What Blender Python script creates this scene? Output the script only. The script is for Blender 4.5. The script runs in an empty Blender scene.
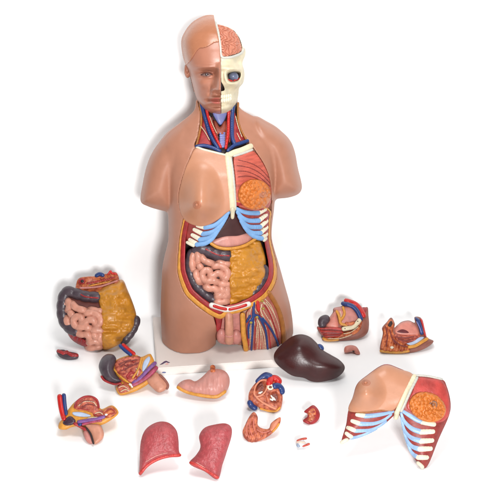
import bpy, math, random
import numpy as np
from mathutils import Vector
F = np.float32
rng = np.random.default_rng(7)
random.seed(7)
scene = bpy.context.scene
COL = scene.collection

# ------------------------------------------------------------------ camera
CAM = np.array([0.0, -1.95, 0.95]); PITCH = math.radians(19.2); FPX = 795.0
FWD = np.array([0, math.cos(PITCH), -math.sin(PITCH)])
RGT = np.array([1.0, 0, 0])
UPV = np.array([0, math.sin(PITCH), math.cos(PITCH)])
SC = 0.0025

def rays(px, py):
    a = (np.asarray(px, dtype=np.float64) - 250) / FPX
    b = -(np.asarray(py, dtype=np.float64) - 250) / FPX
    return [FWD[i] + a * RGT[i] + b * UPV[i] for i in range(3)]

def floor_pt(px, py, z=0.0):
    r = rays(px, py); t = (z - CAM[2]) / r[2]
    return CAM + t * np.array([float(x) for x in r])

# ------------------------------------------------------------------ materials
def lin(c):
    out = []
    for v in c:
        v /= 255.0
        out.append(v / 12.92 if v <= 0.04045 else ((v + 0.055) / 1.055) ** 2.4)
    return out

MATS = {}
ALB = 0.72                                     # keeps painted plastic below the white paper
def mat(name, c, rough=0.42, var=0.10, nscale=60, c2=None, bump=0.04, bscale=220, spec=0.45, mix=0.5, aniso=None, coat=0.0):
    if name in MATS: return MATS[name]
    m = bpy.data.materials.new(name); m.use_nodes = True
    nt = m.node_tree; b = nt.nodes['Principled BSDF']
    g = 1.0 if name.startswith(('base', 'backdrop', 'logo')) else ALB
    a = [x * g for x in lin(c)]
    tc = nt.nodes.new('ShaderNodeTexCoord')
    src = tc.outputs['Object']
    if aniso:
        mp = nt.nodes.new('ShaderNodeMapping'); mp.inputs['Scale'].default_value = aniso
        nt.links.new(src, mp.inputs['Vector']); src = mp.outputs['Vector']
    n = nt.nodes.new('ShaderNodeTexNoise'); n.inputs['Scale'].default_value = nscale; n.inputs['Detail'].default_value = 5
    nt.links.new(src, n.inputs['Vector'])
    r = nt.nodes.new('ShaderNodeValToRGB')
    lo = [x * (1 - var * 1.6) for x in a]
    hi = [x * g for x in lin(c2)] if c2 else [min(1, x * (1 + var)) for x in a]
    r.color_ramp.elements[0].position = 0.5 - 0.22 * mix * 2 if not c2 else 0.5 - 0.12
    r.color_ramp.elements[1].position = 0.5 + 0.22 * mix * 2 if not c2 else 0.5 + 0.14
    r.color_ramp.elements[0].color = (*lo, 1); r.color_ramp.elements[1].color = (*hi, 1)
    nt.links.new(n.outputs['Fac'], r.inputs['Fac'])
    nt.links.new(r.outputs['Color'], b.inputs['Base Color'])
    b.inputs['Roughness'].default_value = rough
    b.inputs['Specular IOR Level'].default_value = spec
    if coat:
        b.inputs['Coat Weight'].default_value = coat; b.inputs['Coat Roughness'].default_value = 0.12
    rn = nt.nodes.new('ShaderNodeMapRange')
    rn.inputs['To Min'].default_value = max(0.05, rough - 0.08); rn.inputs['To Max'].default_value = rough + 0.1
    nt.links.new(n.outputs['Fac'], rn.inputs['Value']); nt.links.new(rn.outputs['Result'], b.inputs['Roughness'])
    if bump:
        n2 = nt.nodes.new('ShaderNodeTexNoise'); n2.inputs['Scale'].default_value = bscale; n2.inputs['Detail'].default_value = 3
        nt.links.new(src, n2.inputs['Vector'])
        bp = nt.nodes.new('ShaderNodeBump'); bp.inputs['Strength'].default_value = bump * 3; bp.inputs['Distance'].default_value = 0.002
        nt.links.new(n2.outputs['Fac'], bp.inputs['Height']); nt.links.new(bp.outputs['Normal'], b.inputs['Normal'])
    MATS[name] = m
    return m

SKIN = mat('skin', (184, 127, 102), 0.38, 0.03, 55, bump=0.02)
PANEL = mat('panel_skin', (202, 142, 110), 0.36, 0.025, 55, bump=0.02)
FACE = mat('face_skin', (184, 122, 98), 0.34, 0.03, 60, bump=0.02)
HAIR = mat('hair_paint', (186, 122, 90), 0.26, 0.03, 60, bump=0.02)
AREOLA = mat('areola', (196, 124, 90), 0.45, 0.1)
BONE = mat('bone', (232, 219, 186), 0.45, 0.12, 45, bump=0.06)
BONEW = mat('bone_white', (240, 230, 206), 0.45, 0.1, 60)
TEETH = mat('teeth', (240, 230, 204), 0.3, 0.04)
CART = mat('cartilage_blue', (126, 172, 222), 0.38, 0.1, 50)
CARTP = mat('cartilage_pale', (156, 190, 228), 0.38, 0.12, 60)
PALE = mat('pale_blue', (186, 200, 226), 0.4, 0.08, 60)
LAV = mat('lavender', (128, 132, 190), 0.4, 0.12, 60)
PURP = mat('purple', (134, 84, 150), 0.4, 0.2, 120)
MAGE = mat('magenta', (176, 72, 100), 0.4, 0.2, 120)
MUSC = mat('muscle_salmon', (206, 96, 78), 0.42, 0.2, 38, aniso=(1, 1, 4.5), bump=0.12)
RMUSC = mat('muscle_rib', (158, 56, 50), 0.45, 0.2, 120)
DRED = mat('deep_red', (168, 42, 44), 0.42, 0.22, 70)
RED = mat('artery_red', (206, 36, 30), 0.32, 0.1)
PINKRED = mat('tissue_red', (205, 88, 72), 0.42, 0.3, 130, c2=(222, 120, 92), bump=0.15, bscale=300)
ORED = mat('tissue_orange', (214, 92, 52), 0.42, 0.3, 110, c2=(226, 128, 76), bump=0.15, bscale=300)
VEIN = mat('vein_blue', (38, 62, 122), 0.35, 0.12)
OMENT = mat('omentum_ochre', (206, 138, 42), 0.36, 0.07, 40, bump=0.12, bscale=160)
GLAND = mat('gland_orange', (216, 122, 48), 0.4, 0.1, 90, bump=0.1)
FAT = mat('fat_yellow', (222, 152, 58), 0.42, 0.14, 90, bump=0.12)
OCHRE = mat('ochre', (170, 104, 42), 0.45, 0.14, 80)
COLON = mat('colon_grey', (78, 64, 72), 0.36, 0.18, 80, bump=0.08)
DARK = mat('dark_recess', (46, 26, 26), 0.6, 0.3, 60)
GUT = mat('gut_pink', (218, 152, 130), 0.35, 0.1, 70, bump=0.05)
GUTB = mat('gut_gap', (112, 60, 54), 0.45, 0.1, 70)
LIVER = mat('liver_maroon', (66, 27, 27), 0.34, 0.12, 45, spec=0.4)
STOM = mat('stomach_pink', (212, 146, 134), 0.38, 0.08, 50, aniso=(2.2, 1, 0.7), bump=0.12, bscale=90)
LUNG = mat('lung_red', (178, 74, 78), 0.42, 0.12, 130, bump=0.2, bscale=330)
LUNGE = mat('lung_edge', (206, 62, 56), 0.4, 0.2, 120)
LUNGF = mat('lung_line', (216, 150, 140), 0.5, 0.2, 200)
BRAIN = mat('brain_pink', (206, 130, 104), 0.4, 0.1, 90)
GREYW = mat('rim_grey', (206, 204, 194), 0.42, 0.06, 60)
EYE = mat('eye_grey', (112, 120, 148), 0.2, 0.12, 150)
BROWN = mat('skin_brown', (150, 92, 78), 0.42, 0.1, 60)
FLESH = mat('flesh', (212, 146, 120), 0.42, 0.12, 60, bump=0.06)
FLESHP = mat('flesh_pink', (206, 134, 124), 0.42, 0.14, 80, bump=0.06)
PINK = mat('pink_organ', (220, 138, 122), 0.4, 0.12, 70)
NERVE = mat('nerve_cream', (226, 204, 170), 0.42, 0.08)
NODE = mat('node_yellow', (176, 150, 60), 0.42, 0.2, 120)
LINE = mat('fibre_line', (126, 46, 42), 0.5, 0.1)
WHITE = mat('white_edge', (240, 234, 226), 0.4, 0.04)
BASE = mat('base_white', (220, 211, 205), 0.5, 0.03, 14, bump=0.02)
LOGO = mat('logo_plum', (82, 58, 92), 0.5, 0.1)
LOGOR = mat('logo_rose', (226, 172, 168), 0.5, 0.1)
LOGOB = mat('logo_slate', (92, 104, 142), 0.5, 0.1)
HEARTM = mat('heart_muscle', (206, 92, 66), 0.4, 0.3, 120, c2=(220, 124, 88), bump=0.15, bscale=260)
ATRIUM = mat('atrium_brown', (132, 62, 48), 0.42, 0.25, 110, bump=0.15)

# ------------------------------------------------------------------ fields and solids
def spline(pts, n=6, closed=True):
    P = np.array(pts, float); N = len(P); out = []
    rngi = range(N) if closed else range(N - 1)
    for i in rngi:
        if closed: p0, p1, p2, p3 = P[i - 1], P[i], P[(i + 1) % N], P[(i + 2) % N]
        else: p0, p1, p2, p3 = P[max(i - 1, 0)], P[i], P[i + 1], P[min(i + 2, N - 1)]
        for k in range(n):
            t = k / n
            out.append(0.5 * (2 * p1 + (p2 - p0) * t + (2 * p0 - 5 * p1 + 4 * p2 - p3) * t * t + (3 * p1 - p0 - 3 * p2 + p3) * t ** 3))
    if not closed: out.append(P[-1])
    return np.array(out)

def sdpoly(poly, U, V):
    """signed distance of 2-D points to a closed polygon (negative inside)"""
    U, V = np.broadcast_arrays(np.asarray(U, F), np.asarray(V, F))
    d = np.full(U.shape, 1e9, F); ins = np.zeros(U.shape, bool)
    n = len(poly)
    for i in range(n):
        ax, ay = poly[i - 1]; bx, by = poly[i]
        ex, ey = bx - ax, by - ay
        L = ex * ex + ey * ey
        if L < 1e-9: continue
        wx, wy = U - F(ax), V - F(ay)
        t = np.clip((wx * F(ex) + wy * F(ey)) / F(L), 0, 1)
        d = np.minimum(d, (wx - t * F(ex)) ** 2 + (wy - t * F(ey)) ** 2)
        if ay != by:
            c = (ay > V) != (by > V)
            ins ^= c & (U < F(ex) * (V - F(ay)) / F(by - ay) + F(ax))
    d = np.sqrt(d)
    return np.where(ins, -d, d)

def prof(d, R):
    """round edge profile 0..1 for inward distance d over radius R"""
    q = 1 - np.clip(d / R, 0, 1)
    return np.sqrt(np.maximum(1 - q * q, 0))

def smin(a, b, k):
    h = np.clip(0.5 + 0.5 * (b - a) / k, 0, 1)
    return b * (1 - h) + a * h - k * h * (1 - h)

def blur2(A, s):
    r = int(3 * s) + 1
    k = np.exp(-0.5 * (np.arange(-r, r + 1) / s) ** 2); k /= k.sum()
    for ax in (0, 1):
        pad = [(0, 0), (0, 0)]; pad[ax] = (r, r)
        B = np.pad(A, pad, mode='edge'); out = np.zeros_like(A)
        for i, w in enumerate(k):
            sl = [slice(None)] * 2; sl[ax] = slice(i, i + A.shape[ax])
            out += w * B[tuple(sl)]
        A = out
    return A

def gau(U, V, u, v, su, sv, h):
    return F(h) * np.exp(-0.5 * (((U - u) / su) ** 2 + ((V - v) / sv) ** 2))

_lat = rng.random((64, 64)).astype(F)
def vnoise(U, V, s, seed=0):
    x = np.asarray(U) / s + 17.3 * seed; y = np.asarray(V) / s + 9.1 * seed
    i = np.floor(x).astype(int); j = np.floor(y).astype(int)
    fx = x - i; fy = y - j
    fx = fx * fx * (3 - 2 * fx); fy = fy * fy * (3 - 2 * fy)
    g = lambda a, b: _lat[a % 64, b % 64]
    return (g(i, j) * (1 - fx) + g(i + 1, j) * fx) * (1 - fy) + (g(i, j + 1) * (1 - fx) + g(i + 1, j + 1) * fx) * fy

class Field:
    """a height over (u,v) kept on a 1-px grid"""
    def __init__(s, box, fn, blur=0, step=1.0):
        s.u0, s.u1, s.v0, s.v1 = box; s.step = step
        u = np.arange(s.u0, s.u1 + step, step); v = np.arange(s.v0, s.v1 + step, step)
        A = fn(*np.meshgrid(u, v, indexing='ij')).astype(np.float64)
        s.A = blur2(A, blur / step) if blur else A
    def __call__(s, U, V):
        U, V = np.broadcast_arrays(np.asarray(U, np.float64), np.asarray(V, np.float64))
        x = np.clip((U - s.u0) / s.step, 0, s.A.shape[0] - 1.001); y = np.clip((V - s.v0) / s.step, 0, s.A.shape[1] - 1.001)
        i = x.astype(int); j = y.astype(int); fx = x - i; fy = y - j
        A = s.A
        return ((A[i, j] * (1 - fx) + A[i + 1, j] * fx) * (1 - fy) + (A[i, j + 1] * (1 - fx) + A[i + 1, j + 1] * fx) * fy).astype(F)

def nets(f, o, h):
    s = f < 0
    nx, ny, nz = f.shape
    c = np.zeros((nx - 1, ny - 1, nz - 1), np.int8)
    offs = [(a, b, d) for a in (0, 1) for b in (0, 1) for d in (0, 1)]
    for a, b, d in offs: c += s[a:nx - 1 + a, b:ny - 1 + b, d:nz - 1 + d]
    act = (c > 0) & (c < 8)
    I = np.argwhere(act)
    if len(I) == 0: return np.zeros((0, 3)), np.zeros((0, 4), int)
    idx = np.full(act.shape, -1, np.int64); idx[act] = np.arange(len(I))
    val = {q: f[I[:, 0] + q[0], I[:, 1] + q[1], I[:, 2] + q[2]].astype(np.float64) for q in offs}
    acc = np.zeros((len(I), 3)); cnt = np.zeros(len(I))
    for p in offs:
        for ax in range(3):
            if p[ax]: continue
            q = list(p); q[ax] = 1; q = tuple(q)
            a, b = val[p], val[q]
            m = (a < 0) != (b < 0)
            t = np.where(m, a / np.where(m, a - b, 1), 0)
            for k in range(3):
                acc[:, k] += np.where(m, (t if k == ax else p[k]), 0)
            cnt += m
    V = (I + acc / cnt[:, None]) * h + np.array(o)
    Q = []
    for ax in range(3):
        sl0 = [slice(1, -1)] * 3; sl1 = [slice(1, -1)] * 3
        sl0[ax] = slice(0, -1); sl1[ax] = slice(1, None)
        a, b = s[tuple(sl0)], s[tuple(sl1)]
        E = np.argwhere(a != b)
        if len(E) == 0: continue
        E = E + np.array([0 if k == ax else 1 for k in range(3)])
        inside_first = s[E[:, 0], E[:, 1], E[:, 2]]
        b1, b2 = [(1, 2), (2, 0), (0, 1)][ax]
        def cell(d1, d2):
            e = E.copy(); e[:, b1] += d1; e[:, b2] += d2
            return idx[e[:, 0], e[:, 1], e[:, 2]]
        q = np.stack([cell(-1, -1), cell(0, -1), cell(0, 0), cell(-1, 0)], 1)
        q[~inside_first] = q[~inside_first][:, ::-1]
        Q.append(q)
    return V, np.concatenate(Q)

def largest(V, Q):
    """drop loose crumbs: keep the biggest connected shell"""
    lab = np.arange(len(V))
    while True:
        m = lab[Q].min(1); new = lab.copy()
        for k in range(4): np.minimum.at(new, Q[:, k], m)
        new = new[new]
        if (new == lab).all(): break
        lab = new
    ids, cnt = np.unique(lab, return_counts=True)
    keep = lab == ids[cnt.argmax()]
    idx = np.cumsum(keep) - 1
    return V[keep], idx[Q[keep[Q[:, 0]]]]

def relax(V, Q, it):
    n = len(V)
    E = np.concatenate([Q[:, [0, 1]], Q[:, [1, 2]], Q[:, [2, 3]], Q[:, [3, 0]]])
    deg = np.bincount(E[:, 0], minlength=n) + np.bincount(E[:, 1], minlength=n)
    for _ in range(it):
        A = np.stack([np.bincount(E[:, 0], V[E[:, 1], k], n) + np.bincount(E[:, 1], V[E[:, 0], k], n) for k in range(3)], 1)
        V = 0.45 * V + 0.55 * A / np.maximum(deg, 1)[:, None]
    return V

def link(name, V, Q, material, parent, origin):
    me = bpy.data.meshes.new(name)
    V = np.asarray(V, np.float64) - origin
    me.vertices.add(len(V)); me.vertices.foreach_set('co', V.astype(F).ravel())
    k = Q.shape[1]
    me.loops.add(Q.size); me.loops.foreach_set('vertex_index', Q.astype(np.int32).ravel())
    me.polygons.add(len(Q)); me.polygons.foreach_set('loop_start', np.arange(0, Q.size, k, dtype=np.int32))
    me.polygons.foreach_set('use_smooth', np.ones(len(Q), bool))
    me.update(calc_edges=True); me.validate()
    me.materials.append(material)
    ob = bpy.data.objects.new(name, me); COL.objects.link(ob)
    if parent: ob.parent = parent
    return ob

class Thing:
    """a thing built in its own (u, v, w) frame: u right, v down, w towards the front"""
    def __init__(s, name, label, cat, group=None):
        s.root = bpy.data.objects.new(name, None); COL.objects.link(s.root)
        s.root.empty_display_size = 0.05
        s.root['label'] = label; s.root['category'] = cat
        if group: s.root['group'] = group
        s.origin = np.zeros(3); s.H = None; s.floor = None; s.k = 1.0
    def place(s, p):
        s.origin = np.array(p, float); s.root.location = s.origin
    # solids ---------------------------------------------------------
    def solid(s, name, fn, box, material, h=0.6, parent=None, it=2, cut=True):
        u0, u1, v0, v1, w0, w1 = box
        p = 2.2 * h
        U = np.arange(u0 - p, u1 + p, h, dtype=F)[:, None, None]
        V = np.arange(v0 - p, v1 + p, h, dtype=F)[None, :, None]
        W = np.arange(w0 - p, w1 + p, h, dtype=F)[None, None, :]
        f = np.broadcast_to(fn(U, V, W), (U.size, V.size, W.size)).astype(F)
        if cut and s.floor is not None:
            X, Y, Z = s.map(U, V, W)
            f = np.maximum(f, ((s.floor - Z) / SC).astype(F))
        f = f.copy()
        f[0] = np.maximum(f[0], .1); f[-1] = np.maximum(f[-1], .1); f[:, 0] = np.maximum(f[:, 0], .1)
        f[:, -1] = np.maximum(f[:, -1], .1); f[:, :, 0] = np.maximum(f[:, :, 0], .1); f[:, :, -1] = np.maximum(f[:, :, -1], .1)
        P, Q = nets(f, (u0 - p, v0 - p, w0 - p), h)
        if len(P) == 0:
            print('EMPTY', name); return None
        if name in ('body', 'face', 'hair', 'skull', 'chest_panel', 'neck_lining', 'neck_muscle', 'neck_fascia'): P, Q = largest(P, Q)
        if it: P = relax(P, Q, it)
        X = np.stack(s.map(P[:, 0], P[:, 1], P[:, 2]), 1)
        if s.floor is not None and cut: X[:, 2] = np.maximum(X[:, 2], s.floor)
        # (u right, v down, w to the front) is left-handed against world: turn faces
        return link(name, X, Q[:, ::-1] if s.flip else Q, material, parent or s.root, s.origin)
    flip = False
    def relief(s, name, poly, material, top=0.0, thick=6, r=2.0, bump=None, parent=None, h=0.6, smooth=True, base=None, minus=None, it=2, wmin=None):
        """slab with the outline poly whose front follows the thing's surface + top"""
        P = spline(poly, 5) if smooth else np.array(poly, float)
        u0, v0 = P.min(0); u1, v1 = P.max(0)
        H = base or s.H
        gu, gv = np.meshgrid(np.linspace(u0, u1, 30), np.linspace(v0, v1, 30), indexing='ij')
        hh = H(gu, gv); topf = top if callable(top) else (lambda U, V: top)
        tt = hh + topf(gu, gv) + (bump(gu, gv) if bump else 0)
        inside = sdpoly(P, gu, gv) < 1.5
        mx = tt[inside].max() + 2; mn = (hh + topf(gu, gv))[inside].min() - thick - r - 1
        def fn(U, V, W):
            d = sdpoly(P, U, V)
            if minus is not None: d = np.maximum(d, -minus(U, V))
            base_ = H(U, V) + topf(U, V)
            t = base_ + (bump(U, V) if bump else 0) - r * (1 - prof(-d, r))
            return np.maximum(np.maximum(d, (W - t) * F(.8)), base_ - thick - W)
        return s.solid(name, fn, (u0, u1, v0, v1, mn, mx), material, h, parent, it)
    def tube(s, name, pts, r, material, off=0.0, parent=None, h=0.5, smooth=True, base=None, flat=1.0, k=0.5, it=1, haus=0, dive=0.0):
        """tube(s) lying on the surface; pts = list of (u,v[,dw]) or a list of such lists; r number or (r0,r1)"""
        lists = pts if isinstance(pts[0][0], (list, tuple)) else [pts]
        H = base or s.H
        segs = []
        for L in lists:
            L = [(q[0], q[1], q[2] if len(q) > 2 else 0) for q in L]
            Q = spline(L, 5, closed=False) if smooth and len(L) > 2 else np.array(L, float)
            if len(Q) == 2:
                Q = np.array([Q[0] + (Q[1] - Q[0]) * t for t in np.linspace(0, 1, 5)])
            Q = np.array(Q); Q[:, 2] += H(Q[:, 0], Q[:, 1]) + off
            ra, rb = (r, r) if np.isscalar(r) else r
            if haus or dive:                                  # even steps along the tube
                sl = np.concatenate([[0], np.cumsum(np.linalg.norm(np.diff(Q[:, :2], axis=0), axis=1))])
                st = np.linspace(0, sl[-1], max(6, int(sl[-1] / 0.9)))
                Q = np.stack([np.interp(st, sl, Q[:, j]) for j in range(3)], 1)
                if dive:
                    e = np.minimum(st, sl[-1] - st); Q[:, 2] -= dive * np.clip(1 - e / 3.0, 0, 1) ** 2
            n = len(Q) - 1
            rr = np.linspace(ra, rb, n + 1)
            if haus: rr = rr * (0.82 + 0.22 * np.sqrt(np.abs(np.sin(np.pi * st / haus))))
            for i in range(n):
                segs.append((Q[i], Q[i + 1], rr[i], rr[i + 1]))
        A = np.array([x for q in segs for x in (q[0], q[1])]); rm = max(max(q[2], q[3]) for q in segs)
        def fn(U, V, W):
            f = None
            for a, b, ra, rb in segs:
                e = b - a; L = float(e @ e) + 1e-9
                du, dv, dw = U - F(a[0]), V - F(a[1]), W - F(a[2])
                t = np.clip((du * F(e[0]) + dv * F(e[1]) + dw * F(e[2])) / F(L), 0, 1)
                d = np.sqrt((du - t * F(e[0])) ** 2 + (dv - t * F(e[1])) ** 2 + ((dw - t * F(e[2])) / flat) ** 2) - (ra + (rb - ra) * t)
                f = d if f is None else (np.minimum(f, d) if not k else smin(f, d, k))
            return f
        return s.solid(name, fn, (A[:, 0].min() - rm, A[:, 0].max() + rm, A[:, 1].min() - rm, A[:, 1].max() + rm,
                                  A[:, 2].min() - rm * flat, A[:, 2].max() + rm * flat), material, h, parent, it)
    def blob(s, name, c, r, material, off=0.0, rot=0.0, parent=None, h=0.5, base=None, it=1):
        H = base or s.H
        w = float(H(c[0], c[1])) + off; ca, sa = math.cos(math.radians(rot)), math.sin(math.radians(rot))
        def fn(U, V, W):
            du, dv = U - F(c[0]), V - F(c[1])
            x, y = (du * ca + dv * sa) / r[0], (-du * sa + dv * ca) / r[1]
            return (np.sqrt(x * x + y * y + ((W - w) / r[2]) ** 2) - 1) * min(r)
        m = max(r[0], r[1])
        return s.solid(name, fn, (c[0] - m, c[0] + m, c[1] - m, c[1] + m, w - r[2], w + r[2]), material, h, parent, it)

# ------------------------------------------------------------------ backdrop: floor sheet rising into a wall
def backdrop():
    yw, R = 0.224, 0.06
    pr = [(-6.0, 0.0), (-3.0, 0), (-1.0, 0), (-0.3, 0), (yw - R, 0.0)]
    for k in range(1, 13):
        a = math.radians(90 * k / 12)
        pr.append((yw - R + R * math.sin(a), R - R * math.cos(a)))
    pr = [p for p in pr if p[1] < 0.045]
    pr += [(0.222, 0.07), (0.218, 0.12), (0.155, 0.80), (0.118, 1.2), (-0.03, 2.8)]
    xs = [-4, -1, 0, 1, 4]
    V = np.array([(x, y, z) for y, z in pr for x in xs]); n = len(xs)
    Q = np.array([(i * n + j, i * n + j + 1, (i + 1) * n + j + 1, (i + 1) * n + j) for i in range(len(pr) - 1) for j in range(n - 1)])
    m = mat('backdrop_paper', (250, 250, 250), 0.9, 0.006, 30, bump=0.0, spec=0.1)
    o = link('backdrop', V, Q, m, None, np.zeros(3)); o['kind'] = 'structure'
backdrop()

# ------------------------------------------------------------------ the torso
exec_parts = []
HB = 0.022                                             # height of the base plate
class Torso(Thing):
    flip = True
    def map(s, U, V, W):
        U, V, W = np.broadcast_arrays(np.asarray(U, np.float64), np.asarray(V, np.float64), np.asarray(W, np.float64))
        r = rays(U, V)
        y = -(W - (U - 225) * 0.15) * SC
        t = (y - CAM[1]) / r[1]
        return CAM[0] + t * r[0], CAM[1] + t * r[1], CAM[2] + t * r[2]

T = Torso('anatomical_torso', 'tall anatomical torso with half skull head and open belly standing on a white base plate', 'anatomical model')
T.place((-0.055, 0.0, 0.0))
T.floor = HB

TRUNK = spline([(197, 100), (195.4, 107), (191.6, 113.4), (178, 124.6), (167, 134), (162, 146), (164, 170), (166, 190), (168, 211), (168.5, 230), (168, 242), (164.5, 256), (162.3, 268),
    (161.5, 282), (161, 296), (160.6, 314), (161.5, 334), (163, 350), (165, 372), (228, 374), (291, 372), (293, 345), (293.2, 330), (292, 316), (289.5, 302), (285, 286), (280, 268),
    (277, 258), (274, 248), (271.8, 238), (272, 226), (274, 210), (275, 199), (278, 180), (280, 150), (278, 131), (265, 122), (251, 115), (242, 109.8), (238.4, 106), (235, 104), (228, 103), (208, 101)], 4)
def Hv(V, tab): return np.interp(V, [a for a, b in tab], [b for a, b in tab])
FR = [(95, 14), (112, 17), (130, 24), (150, 34), (175, 41), (205, 43), (240, 40), (280, 46), (310, 47), (350, 43), (375, 42)]
BK = [(95, 26), (115, 30), (140, 38), (180, 44), (240, 40), (290, 50), (330, 50), (375, 44)]
TB = (130, 310, 74, 378)
HF = Field(TB, lambda U, V: Hv(V, FR) * prof(-sdpoly(TRUNK, U, V), 50), 2.0)
HBK = Field(TB, lambda U, V: Hv(V, BK) * prof(-sdpoly(TRUNK, U, V), 50), 2.0)
T.H = HF
ARM_A = spline([(186, 124), (178, 126), (167, 134), (157, 145), (150, 157), (145.5, 170), (142.6, 184), (140.4, 197), (141.5, 203), (147, 206), (154, 208.5), (167, 211.5), (173, 211), (177, 198), (183, 178), (195, 150)], 4)
ARM_B = spline([(255, 118), (266, 122), (281, 131), (290, 140), (295, 152), (298, 168), (301, 180), (302, 188), (298.5, 194), (289, 197.5), (277, 198.5), (270, 197), (270, 185), (266, 165), (252, 140)], 4)
def armf(poly): return Field(TB, lambda U, V: 27 * prof(-sdpoly(poly, U, V), 24), 1.5)
HA, HBm = armf(ARM_A), armf(ARM_B)

OUTER = spline([(186, 214), (182, 225), (179.5, 238), (178.5, 250), (177.5, 262), (178, 274), (184, 292), (193, 302), (203, 310), (213, 316.5), (221, 319), (228, 315), (238, 313), (248, 309), (258, 303.5),
    (267, 296.5), (274, 286), (277, 275), (276, 262), (273, 250), (270.5, 238), (270.5, 222), (268, 208), (232, 200), (200, 206)], 4)
NECKP = spline([(199, 98), (200, 112), (200, 122), (198, 136), (195, 147), (210, 152), (226, 156), (240, 150), (249, 144), (243, 134), (238, 122), (238, 108), (239, 98), (220, 95)], 4)
CHESTP = spline([(195.5, 147), (188, 160), (183.5, 171), (179.5, 185), (177.5, 197), (179, 209), (183.5, 219), (190, 235), (230, 235), (262, 235), (270, 226), (272.5, 210), (272.6, 194), (270.5, 178), (265.5, 165), (258, 153), (251, 145), (240, 149), (227, 154), (210, 150.5)], 4)
THIGHP = spline([(241, 316), (245, 309), (254, 304), (263, 298), (269, 291.5), (275, 300), (281, 313), (285, 330), (285, 352), (284, 372), (246, 374), (243, 350), (241.5, 330)], 4)
GROINP = spline([(214, 316), (222, 313), (232, 313), (242, 313), (243.5, 328), (244, 345), (240, 352), (220, 352), (216, 344), (217, 330)], 4)

def body(U, V, W):
    d = sdpoly(TRUNK, U, V)
    hf, hb = HF(U, V), HBK(U, V)
    nd = (np.sqrt(((U - 229.5) / 12.5) ** 2 + (np.minimum(V - 352, 0) / 15) ** 2) - 1) * 12
    leg = np.clip((V - 322) / 14, 0, 1) * np.clip((224 - U) / 3, 0, 1)
    hf = hf * (1 - leg * (1 - prof(nd, 20)))
    f = np.maximum(d, np.maximum(W - hf, -hb - W))
    for P, A, wc in ((ARM_A, HA, -6), (ARM_B, HBm, -4)):
        a = A(U, V)
        f = smin(f, np.maximum(sdpoly(P, U, V), np.abs(W - wc) - a), F(5))
    # neck column
    nk = np.maximum((np.sqrt(((U - 218) / np.where(U < 218, 20.6, 19.6)) ** 2 + ((W + 9) / 26) ** 2) - 1) * 18, np.maximum(V - 150, 78 - V))
    f = smin(f, nk, F(4))
    # gap between the thighs
    notch = np.sqrt(((U - 229.5) / 12.5) ** 2 + (np.minimum(V - 356, 0) / 15) ** 2) - 1
    f = -smin(-f, notch * 11, F(7))
    # openings
    f = np.maximum(f, -np.maximum(sdpoly(OUTER, U, V), np.maximum(hf - 30, 5 - hb) - W))
    f = np.maximum(f, -np.maximum(sdpoly(CHESTP, U, V) + 1.1, hf - 9 - W))
    nh = HNK(U, V)
    f = np.maximum(f, -np.maximum(sdpoly(NECKP, U, V), nh - 7 - W))
    f = np.maximum(f, -np.maximum(sdpoly(THIGHP, U, V), hf - 6 - W))
    f = np.maximum(f, -np.maximum(sdpoly(GROINP, U, V), hf - 16 - W))
    return f
# front of the neck column blended with the chest
HNK = Field(TB, lambda U, V: np.maximum(HF(U, V), np.where(V < 150, -8 + 25 * np.sqrt(np.maximum(1 - ((U - 219) / 20.5) ** 2, 0)), -50)), 2.0)
T.solid('body', body, (136, 306, 76, 372, -58, 60), SKIN, 0.9, it=3)

# base plate ---------------------------------------------------------
def base_plate():
    th = math.radians(8.6); W_, D_ = 0.372, 0.315
    fl = floor_pt(157, 368, HB); fl[2] = 0
    ex = np.array([math.cos(th), math.sin(th), 0]); ey = np.array([-math.sin(th), math.cos(th), 0])
    import bmesh
    bm = bmesh.new()
    vs = [bm.verts.new(Vector(fl + a * W_ * ex + b * D_ * ey + np.array([0, 0, z])) - Vector(T.origin)) for z in (0, HB - 0.0006) for a, b in ((0, 0), (1, 0), (1, 1), (0, 1))]
    bm.faces.new(vs[3::-1]); bm.faces.new(vs[4:])
    for i in range(4): bm.faces.new((vs[i], vs[(i + 1) % 4], vs[4 + (i + 1) % 4], vs[4 + i]))
    bmesh.ops.bevel(bm, geom=list(bm.edges), offset=0.002, segments=3, affect='EDGES')
    bmesh.ops.recalc_face_normals(bm, faces=bm.faces)
    me = bpy.data.meshes.new('base_plate'); bm.to_mesh(me); me.materials.append(BASE)
    ob = bpy.data.objects.new('base_plate', me); COL.objects.link(ob); ob.parent = T.root
    # the printed marks: a swoosh on top, a small oval on the front edge
    def flat(name, pts, m, front=False):
        P = []
        for u, v in pts:
            if front:
                r = np.array([float(x) for x in rays(u, v)]); n = -ey
                t = float(n @ (fl - CAM)) / float(n @ r); p = CAM + t * r + n * 0.0004
            else:
                p = floor_pt(u, v, HB - 0.0002)
            P.append(p)
        bm = bmesh.new(); f = bm.faces.new([bm.verts.new(Vector(p - T.origin)) for p in P])
        bm.normal_update()
        if (f.normal.z < 0.2 and not front) or (front and f.normal.y > 0): f.normal_flip()
        bmesh.ops.triangulate(bm, faces=bm.faces)
        me = bpy.data.meshes.new(name); bm.to_mesh(me); me.materials.append(m)
        o = bpy.data.objects.new(name, me); COL.objects.link(o); o.parent = ob
    flat('logo_mark', spline([(159.8, 364.7), (162, 363), (164.3, 361.3), (166.3, 360.8), (168, 361.6), (170, 362.5), (168, 362.8), (166.5, 362.3), (164.5, 363.1), (162.5, 364.2)], 4), LOGO)
    flat('logo_accent', spline([(165.2, 364.4), (166.5, 363.2), (168.4, 363.3), (167.8, 364.6)], 4), LOGOR)
    flat('logo_oval', [(164 + 2.1 * math.cos(a), 372.4 + 0.75 * math.sin(a)) for a in np.linspace(0, 2 * math.pi, 20)[:-1]], LOGOB, True)
base_plate()

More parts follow.
